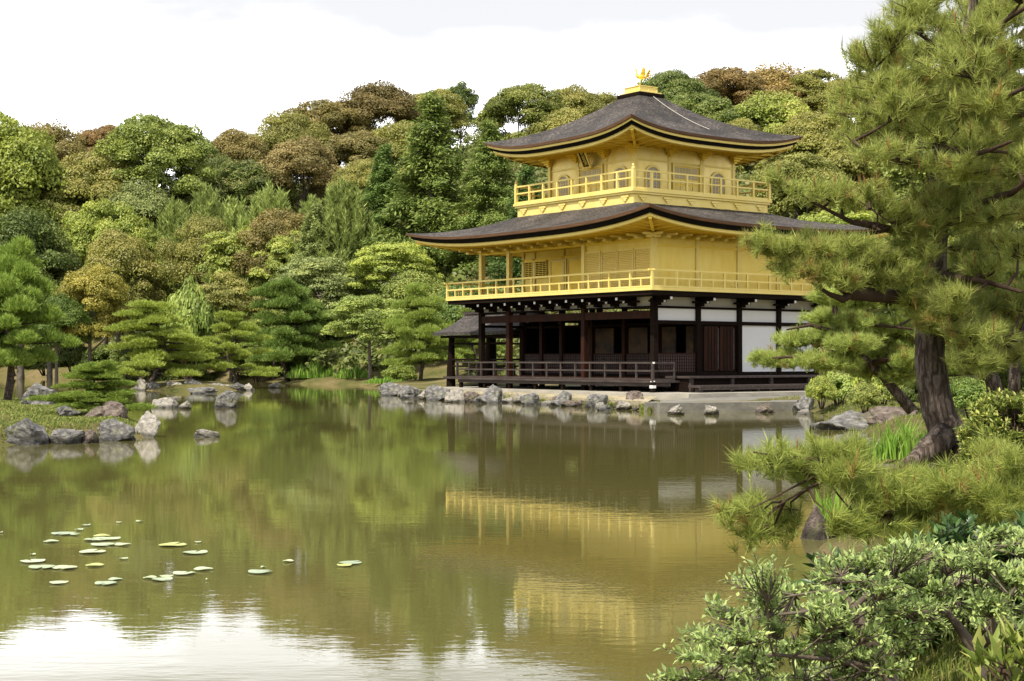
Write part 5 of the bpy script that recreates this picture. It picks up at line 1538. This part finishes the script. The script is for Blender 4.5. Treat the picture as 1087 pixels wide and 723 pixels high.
# ------------------------------------------------------------------ shrubs in the foreground
def leafy(name, base, stems, pads, mat, ll, lw, label, cat, ntw, seed, leaves_per=(9, 14), bark_="grey_bark", updir=0.35, tipf=0.25):
    rng = np.random.default_rng(seed); rr = random.Random(seed)
    r = empty(name, base); o0 = Vector(base); tag(r, label, cat)
    w = MB(); allp = []
    for sm in stems:
        P = [at(x, y, Y)-o0 for x, y, Y, q in sm]
        w.tube(P, [q for *_, q in sm], n=8, jitter=.08, rng=rr)
        for i in range(len(P)-1):
            for f in (0, .33, .66): allp.append(P[i].lerp(P[i+1], f))
    A_ = np.array([tuple(p) for p in allp])
    B = []; T = []; Nn = []; A = []
    for (x, y, Y, rx, rz) in pads:
        c = np.array(at(x, y, Y)-o0); root = A_[np.argmin(np.linalg.norm(A_-c, axis=1))]
        hub = c + (root-c)*0.3 + np.array([0, 0, -rz*0.5])
        w.tube([root, (root+hub)/2+rng.normal(size=3)*0.015, hub], [.005, .004, .003], n=5, cap=False)
        for k in range(ntw):
            q = unit(rng.normal(size=3)); q[2] = q[2]*0.75+0.15
            e = c + q*rng.random()**0.4*np.array([rx, rx, rz])
            w.tube([hub, (hub+e)/2+rng.normal(size=3)*0.015, e], [.004, .003, .0015], n=4, cap=False)
            d = unit(e-hub); n = rng.integers(*leaves_per)
            s = np.linspace(0.35, 1.02, n)[:, None]
            p = hub + (e-hub)*s
            sd = perp(rng, np.repeat(d[None], n, 0))
            t = unit(d*0.55 + sd*0.8 + np.array([0, 0, updir]))
            B.append(p); T.append(t); Nn.append(unit(np.array([0, 0, 1.0]) + rng.normal(size=(n, 3))*0.35 - t*0.1))
            A.append(np.stack([(np.linspace(0, 1, n) > 0.75)*(rng.random() < tipf)*0.9, rng.random(n)], 1))
    B = np.concatenate(B); T = np.concatenate(T); Nn = np.concatenate(Nn); A = np.concatenate(A)
    w.build("stems", M[bark_], r, smooth=True)
    foliage("leaves", [leaves5(rng, B, T, Nn, ll*rng.uniform(.4, 1.3, len(B)), lw*rng.uniform(.6, 1.25, len(B)), A)], M[mat], r)
    return r
srr = random.Random(55)
pads = []
outline = [(705, 745), (715, 692), (752, 655), (776, 620), (808, 600), (860, 602), (905, 584), (945, 572), (1000, 567), (1060, 563), (1110, 568), (1115, 660), (1045, 676), (990, 664), (966, 704), (930, 745)]
y = 548
while y < 745:
    x = 690
    while x < 1115:
        a, b = x+srr.uniform(-11, 11), y+srr.uniform(-8, 8)
        if inpoly(a, b, outline): pads.append((a, b, srr.uniform(5.9, 7.2), srr.uniform(.09, .15), srr.uniform(.035, .065)))
        x += 25
    y += 17
base = at(962, 760, 6.3)
leafy("silvery_shrub", (base.x, base.y, gz(base.x, base.y)), [
    [(965, 765, 6.3, .035), (940, 712, 6.35, .03), (918, 672, 6.4, .026), (905, 645, 6.45, .022), (892, 628, 6.5, .014), (868, 628, 6.5, .006), (830, 634, 6.5, .003)],
    [(918, 672, 6.4, .02), (900, 662, 6.3, .014), (868, 648, 6.3, .01), (830, 652, 6.3, .006), (780, 660, 6.3, .003)],
    [(1035, 770, 6.4, .035), (1040, 712, 6.4, .03), (1034, 690, 6.4, .028), (1018, 668, 6.4, .02), (1005, 650, 6.4, .015), (970, 640, 6.4, .008)],
    [(1034, 690, 6.4, .022), (1055, 675, 6.35, .016), (1052, 655, 6.3, .012), (1080, 620, 6.3, .006)],
    [(905, 645, 6.45, .015), (940, 615, 6.6, .01), (990, 590, 6.7, .006), (1050, 575, 6.8, .004)],
    [(940, 712, 6.35, .015), (880, 700, 6.2, .01), (820, 695, 6.1, .007), (750, 700, 6.1, .004)]],
    pads, "shrub_leaf", .037, .0155, "wide silvery green leafed shrub filling the lower right corner over the water", "shrub", 18, 201, bark_="twig_grey", tipf=.14)
dp = [(srr.uniform(985, 1110), srr.uniform(568, 640), srr.uniform(7.3, 8.0), srr.uniform(.14, .2), srr.uniform(.08, .12)) for k in range(46)]
dp += [(srr.uniform(870, 1000), srr.uniform(600, 690), srr.uniform(7.2, 7.8), srr.uniform(.12, .18), srr.uniform(.07, .1)) for k in range(34)]
leafy("dark_shrub", (2.3, 7.6, gz(2.3, 7.6)), [[(1030, 690, 7.6, .03), (1025, 640, 7.6, .02), (1000, 610, 7.6, .01), (960, 620, 7.6, .005)], [(1028, 660, 7.6, .02), (1060, 620, 7.6, .012), (1080, 590, 7.6, .006)], [(1028, 680, 7.6, .02), (960, 680, 7.5, .012), (900, 660, 7.5, .006)]],
      dp, "dark_leaf", .085, .036, "dark glossy shrub half hidden behind the silvery one", "shrub", 6, 202, bark_="twig")
cp = [(srr.uniform(1035, 1100), srr.uniform(676, 740), srr.uniform(4.9, 5.3), .06, .05) for k in range(16)]
leafy("broad_leaf_plant", (1.75, 5.1, gz(1.75, 5.1)), [[(1090, 790, 5.1, .012), (1075, 740, 5.1, .009), (1060, 700, 5.1, .006)], [(1090, 790, 5.1, .012), (1095, 740, 5.1, .009), (1085, 690, 5.1, .005)]],
      cp, "azalea_leaf", .10, .034, "yellow green plant with upright oval leaves in the bottom right corner", "plant", 2, 203, leaves_per=(4, 6), bark_="twig", updir=1.0, tipf=.7)
# azalea
az = []
for k in range(150):
    a = srr.uniform(0, 6.283); h = srr.random(); rr_ = math.sqrt(max(0, 1-(h*0.98)**2.6))
    cx_ = 1072 + 52*rr_*math.cos(a); cy_ = 500 - 80*h
    az.append((cx_, cy_, 14.5 + 0.52*rr_*math.sin(a), .10, .07))
leafy("azalea_bush", (4.75, 14.5, gz(4.75, 14.5)), [[(1072, 512, 14.5, .03), (1065, 495, 14.5, .02), (1056, 475, 14.45, .008)], [(1072, 512, 14.5, .03), (1080, 485, 14.5, .02), (1085, 460, 14.5, .008)], [(1072, 505, 14.5, .02), (1072, 480, 14.35, .012), (1070, 455, 14.35, .006)]],
      az, "azalea_leaf", .055, .022, "rounded azalea bush with yellowish leaves beside the large pine trunk", "bush", 15, 204, leaves_per=(7, 11), bark_="twig", tipf=.45)

# ------------------------------------------------------------------ irises and grass
def blades(rng, P, h, w, lean=0.25, A0=0.3):
    n = len(P); a = rng.uniform(0, 2*math.pi, n); d = np.stack([np.cos(a), np.sin(a), np.zeros(n)], 1)
    h = (h*rng.uniform(0.6, 1.1, n))[:, None]; le = lean*rng.random(n)[:, None]*h
    s = np.stack([-np.sin(a+1), np.cos(a+1), np.zeros(n)], 1)*w/2
    m = P + np.array([0, 0, 1])*h*0.6 + d*le*0.35
    tip = P + np.array([0, 0, 1])*h*(1-lean*0.25) + d*le
    A = np.stack([(rng.random(n) < A0)*rng.uniform(.3, 1, n), rng.random(n)], 1)
    return [(np.stack([P-s, P+s, m+s*0.8, m-s*0.8], 1), A), (np.stack([m-s*0.8, m+s*0.8, tip], 1), A)]

def iris(px, base, w, top, Y, n, label, col=None):
    rng = np.random.default_rng(int(px*7+Y))
    c = at(px, base, Y); c.z = max(gz(c.x, c.y), -0.05)
    r = empty("iris_clump", c); tag(r, label, "irises", "iris clumps at the water's edge")
    rx = w/2/1594.7*Y
    q = rng.uniform(0, 6.283, n); rad = rx*rng.random(n)**0.6; P = np.stack([rad*np.cos(q), rad*0.8*np.sin(q), np.zeros(n)], 1); k = np.maximum(0.35, 1 - 0.5*(rad/rx)**2 + 0.2*np.sin(P[:, 0]*9/rx))
    f = foliage("blades", blades(rng, P, (at(px, top, Y).z - c.z)*k*rng.uniform(0.75, 1.2, n)*(1.15 if Y < 40 else 1.5), 0.026 if Y < 40 else 0.09, 0.3), M["blade"], r)
iris(957, 482, 56, 448, 22, 420, "tall bright green iris clump left of the large pine's foot")
iris(925, 478, 30, 460, 23, 120, "small iris tuft beside the grey boulder on the right bank")
iris(882, 560, 44, 524, 13.6, 240, "bright green iris clump behind the low foreground pine")
iris(925, 575, 40, 540, 12.6, 160, "iris clump between the low pine and the silvery shrub")
iris(1010, 470, 40, 452, 19, 120, "iris tuft right behind the large trunk")
iris(330, 406, 52, 390, 97, 700, "wide light green iris bed on the far bank left of the leaning pine trunk")
iris(375, 407, 40, 392, 94, 500, "light green iris bed on the far bank in the middle of three")
iris(408, 412, 44, 402, 84, 420, "light green iris bed nearest the pavilion's left rocks")

def ground_grass():
    rng = np.random.default_rng(88)
    parts = []
    # right bank
    n = 70000
    Y = 5 + 45*rng.random(n)**1.5; px = rng.uniform(820, 1140, n); X = (px-543.5)/1594.7*Y
    P = np.stack([X, Y], 1); d, ins = seg_dist(P, POND); keep = (~ins) & (d > 0.1)
    lx = (X-5.0185)*0.8+(Y-53.052)*0.6; ly = -(X-5.0185)*0.6+(Y-53.052)*0.8
    keep &= ~((lx > -1.5) & (lx < 10) & (ly > -3.2))
    clump = np.sin(X*2.1)+np.sin(Y*1.7+X)+np.sin(X*5.3-Y*3.1)*0.7+rng.normal(size=n)*0.6
    keep &= clump > -0.3
    P = P[keep]; z = height(P); P3 = np.concatenate([P, z[:, None]], 1)
    sc = np.clip(P[:, 1]/14, 0.7, 2.5)
    for lo, hi in ((0.0, 0.9), (0.9, 1.6), (1.6, 3)):
        k = (sc >= lo) & (sc < hi); m = (lo+hi)/2
        parts += blades(rng, P3[k], 0.10, 0.007*max(1, m), 0.7, 0.35)
    # left bank moss and far tufts
    n = 42000
    Y = rng.uniform(27, 58, n); px = rng.uniform(-60, 185, n); X = (px-543.5)/1594.7*Y
    P = np.stack([X, Y], 1); d, ins = seg_dist(P, POND); P = P[(~ins) & (d > 0.15)]; z = height(P)
    parts += blades(rng, np.concatenate([P, z[:, None]], 1), 0.07, 0.03, 0.9, 0.35)
    # tufts between the stones below the veranda
    n = 2600
    px = rng.uniform(470, 700, n); px = 470+np.abs((px-470+14*np.sin(px*0.16)+9*np.sin(px*0.41)))
    yy = np.interp(px, [480, 540, 600, 655, 690], [57, 54.4, 51, 47.6, 44.7]) + rng.uniform(0.1, 0.9, n)
    P = np.stack([(px-543.5)/1594.7*yy, yy], 1); z = height(P)
    parts += blades(rng, np.concatenate([P, np.maximum(z, 0)[:, None]], 1), 0.22, 0.03, 0.8, 0.5)
    tag(foliage("grass", parts, M["moss"]), "short yellow green grass and moss along the banks", "grass", kind="stuff")
ground_grass()

# ------------------------------------------------------------------ rocks
def rock_mesh(seed):
    import bmesh
    rr = random.Random(seed)
    bm = bmesh.new(); bmesh.ops.create_icosphere(bm, subdivisions=4, radius=1.0)
    off = Vector((rr.uniform(-50, 50), rr.uniform(-50, 50), rr.uniform(-50, 50)))
    cuts = [(Vector((rr.gauss(0, 1), rr.gauss(0, 1), rr.gauss(0.25, 0.7))).normalized(), rr.uniform(0.40, 0.80)) for _ in range(13)]
    for v in bm.verts:
        p = v.co.copy()
        for nrm, dd in cuts:                       # broken facets
            e = p.dot(nrm) - dd
            if e > 0: p -= nrm*e*0.92
        q = p.normalized()
        p *= 1.12 + 0.30*mnoise.noise(p*1.4+off) + 0.17*mnoise.noise(p*3.3+off) + 0.08*mnoise.noise(p*7+off) + 0.045*mnoise.noise(p*15+off)
        if p.z < -0.3: p.z = -0.3 + (p.z+0.3)*0.3
        v.co = p
    me = bpy.data.meshes.new("rock"); bm.to_mesh(me); bm.free()
    me.polygons.foreach_set("use_smooth", [False]*len(me.polygons)); me.update()
    return me
ROCKS = {}
for mk in ("rock_grey", "rock_pale", "rock_brown"):
    for v in range(4):
        me = rock_mesh(v*13+len(mk)*7+ord(mk[5])); me.materials.append(M[mk]); ROCKS[(mk, v)] = me
rk = random.Random(12)
def rock(px, base, w, h, mk, label, group=None, Y=None, depth=1.0):
    """base = pixel row where the stone meets water or ground"""
    if Y is None: Y = 1594.7*HC/(base-380.8)
    o = bpy.data.objects.new("rock", ROCKS[(mk, rk.randrange(4))]); COL.objects.link(o)
    c = at(px, base, Y); W_ = w/1594.7*Y/1.75; H_ = h/1594.7*Y/1.2
    o.location = (c.x, c.y + W_*0.4*depth, c.z + 0.25*H_)
    o.scale = (W_, W_*depth*rk.uniform(.7, 1), H_)
    o.rotation_euler = (rk.uniform(-.12, .12), rk.uniform(-.12, .12), rk.choice((0, 3.14))+rk.uniform(-.3, .3))
    tag(o, label, "rock", group)
    return o
G, P_, B_ = "rock_grey", "rock_pale", "rock_brown"
LB = "rocks edging the left bank"
for a in [
    (22, 472, 58, 30, G, "broad grey rock at the waterline at the left edge of the picture"),
    (68, 471, 40, 20, G, "flat topped dark grey rock right of the left edge rock"),
    (97, 470, 22, 14, B_, "small brownish rock between two darker rocks of the left bank"),
    (124, 468, 36, 22, G, "dark rock below the small spreading pine"),
    (153, 464, 38, 26, P_, "pale rounded rock at the right tip of the left bank"),
    (40, 428, 42, 24, G, "grey boulder on the moss beside the left pine's trunk"),
    (122, 444, 36, 18, B_, "dark brown rock behind the low spreading pine"),
    (104, 444, 26, 16, B_, "brown rock left of the dark one behind the low pine"),
    (72, 440, 24, 10, G, "low flat stone in the moss of the left bank"),
]: rock(*a, group=LB, Y=(33 if a[1] in (444, 440) else 41 if a[1] == 428 else None))
for a in [
    (178, 433, 28, 15, P_, "pale low rock in the water left of the upright dark one"),
    (238, 433, 24, 18, G, "upright dark grey rock standing in the water"),
    (215, 464, 27, 11, P_, "small pale rock alone in the water right of the left bank"),
    (196, 434, 14, 8, P_, "little pale stone touching the low rock in the water"),
    (214, 418, 34, 9, G, "flat stone in the water in front of the islet"),
    (290, 412, 12, 5, G, "tiny flat rock alone in the far water"),
]: rock(*a, group="rocks standing in the water")
for i, (px, w, h) in enumerate(((148, 18, 13), (166, 20, 10), (186, 24, 11), (206, 22, 12), (228, 24, 11), (250, 22, 10), (264, 14, 8))):
    rock(px, 415, w, h, G if i % 2 else P_, "%s grey stone, number %d from the left along the islet's edge" % (("pale", "dark")[i % 2], i+1), "stones edging the islet", Y=75)
sh = [(418, 420, 20, 12, G), (437, 423, 22, 14, G), (453, 424, 16, 11, P_), (466, 425, 20, 14, G), (487, 427, 18, 16, P_), (503, 427, 16, 12, B_), (518, 428, 22, 18, G), (563, 430, 18, 14, G), (595, 431, 18, 15, G), (634, 433, 20, 17, G), (641, 436, 14, 7, G), (676, 433, 18, 16, B_), (664, 435, 14, 8, P_)]
nm = ["first", "second", "third", "fourth", "fifth", "sixth", "seventh", "eighth", "ninth", "tenth", "eleventh", "twelfth", "thirteenth"]
for i, a in enumerate(sorted(sh)):
    a = (a[0], a[1], a[2]*1.3, a[3]*1.15, a[4])
    rock(*a, label="%s rock in the shore row below the pavilion's veranda, %s from the left" % ({"rock_grey": "craggy grey", "rock_pale": "pale", "rock_brown": "brownish"}[a[4]], nm[i]), group="rocks below the veranda")
for i in range(22):
    px = 415 + i*12.6 + rk.uniform(-4, 4); b = float(np.interp(px, [415, 480, 600, 690], [420.5, 426, 432, 437])) - rk.uniform(0, 2)
    rock(px, b, rk.uniform(9, 17), rk.uniform(6, 11), rk.choice((G, P_, P_, B_)), "small shore stone below the veranda, number %d from the left among the small ones" % (i+1), "small stones below the veranda")
for a in [
    (718, 440, 18, 10, P_, "pale rock in the water, leftmost of three before the paved landing"),
    (757, 440, 18, 10, P_, "mossy pale rock in the water, middle of three before the paved landing"),
    (810, 438, 19, 11, B_, "brown rock in the water, rightmost of three before the paved landing"),
    (853, 436, 22, 22, G, "blue grey boulder at the right end of the paved landing"),
    (856, 440, 14, 8, P_, "small pale rock at the foot of the blue grey boulder"),
    (885, 434, 26, 18, P_, "pale craggy rock right of the blue grey boulder"),
    (872, 436, 14, 10, B_, "small brown stone between two pale rocks near the landing"),
    (911, 432, 24, 16, P_, "pale rock below the low bush at the bench's right end"),
    (897, 457, 62, 23, G, "large light grey boulder at the water's edge on the right bank"),
    (951, 456, 58, 24, B_, "broad smooth brownish boulder right of the large light grey one"),
    (922, 478, 26, 14, G, "grey rock with white specks at the iris tuft"),
    (868, 590, 46, 52, B_, "purplish brown upright rock at the water's edge above the silvery shrub"),
    (924, 508, 22, 12, B_, "small brown rock among the low pine's needles"),
    (1048, 492, 26, 12, B_, "reddish rock between the large trunk and the azalea"),
    (948, 502, 30, 10, B_, "flat brown rock below the large pine's root"),
]: rock(*a, group="rocks along the right bank", Y={"l": 33.5, "b": 33}.get(a[5][0]) if a[2] > 50 else 13.2 if a[0] == 868 else 20 if a[1] in (502, 508, 492) else None)

# ------------------------------------------------------------------ water lily leaves
LILY = [(5,70,5),(185,73,35),(220,76,15),(150,96,22),(230,62,13),(250,49,13),(345,41,8),(404,38,11),(295,80,24),(280,90,35),(320,88,30),(300,105,35),(355,105,25),(268,126,38),(97,134,8),(97,153,35),(125,170,38),(190,172,35),(275,165,27),(358,146,13),
        (172,215,27),(308,217,32),(335,206,20),(435,201,20),(470,206,30),(482,197,20),(532,188,32),(588,176,28),(500,106,40),(565,128,36),(573,98,10),(752,184,35),(760,171,8),(832,153,16),(1010,158,33),(995,165,22),(600,206,5)]
lr_ = random.Random(8)
for i, (zx, zy, hw) in enumerate(LILY):
    px, py = zx*0.368, 540+zy*0.368
    Y = 1594.7*HC/(py-380.8); r = hw*0.368/1594.7*Y
    n = 22; a0 = lr_.uniform(0, 6.28); mb = MB()
    top = [(0, 0, 0.006)]; low = [(0, 0, 0.0)]
    for k in range(n+1):
        a = a0 + 0.18 + (2*math.pi-0.36)*k/n; q = r*(1+0.03*math.sin(a*3+i)); zz = 0.008 + 0.006*max(0, math.sin(a*2+i*1.3))
        top.append((q*math.cos(a), q*math.sin(a), zz)); low.append((q*0.99*math.cos(a), q*0.99*math.sin(a), zz-0.003))
    m_ = n+2
    mb.add(top+low, [(0, k, k+1) for k in range(1, n+1)] + [(m_, m_+k+1, m_+k) for k in range(1, n+1)] + [(k, m_+k, m_+k+1, k+1) for k in range(0, n+1)] + [(n+1, m_+n+1, m_, 0)])
    o = mb.build("lily_pad", M["pad"])
    at_ = o.data.attributes.new("leaf", 'FLOAT_COLOR', 'FACE'); v = lr_.random(); yel = 0.8 if zx in (295, 500, 275, 995) else lr_.random()*0.25
    at_.data.foreach_set("color", [c for _ in o.data.polygons for c in (yel, v, 0, 1)])
    c = at(px, py, Y); o.location = (c.x, c.y, 0.004)
    row = sorted(LILY, key=lambda t: t[0]).index((zx, zy, hw))+1
    tag(o, "%s %s lily pad, number %d from the left of all pads on the pond" % ("large" if hw > 28 else "small" if hw < 12 else "middling", "yellow edged" if yel > .5 else "pale green", row), "lily pad", "water lily pads")
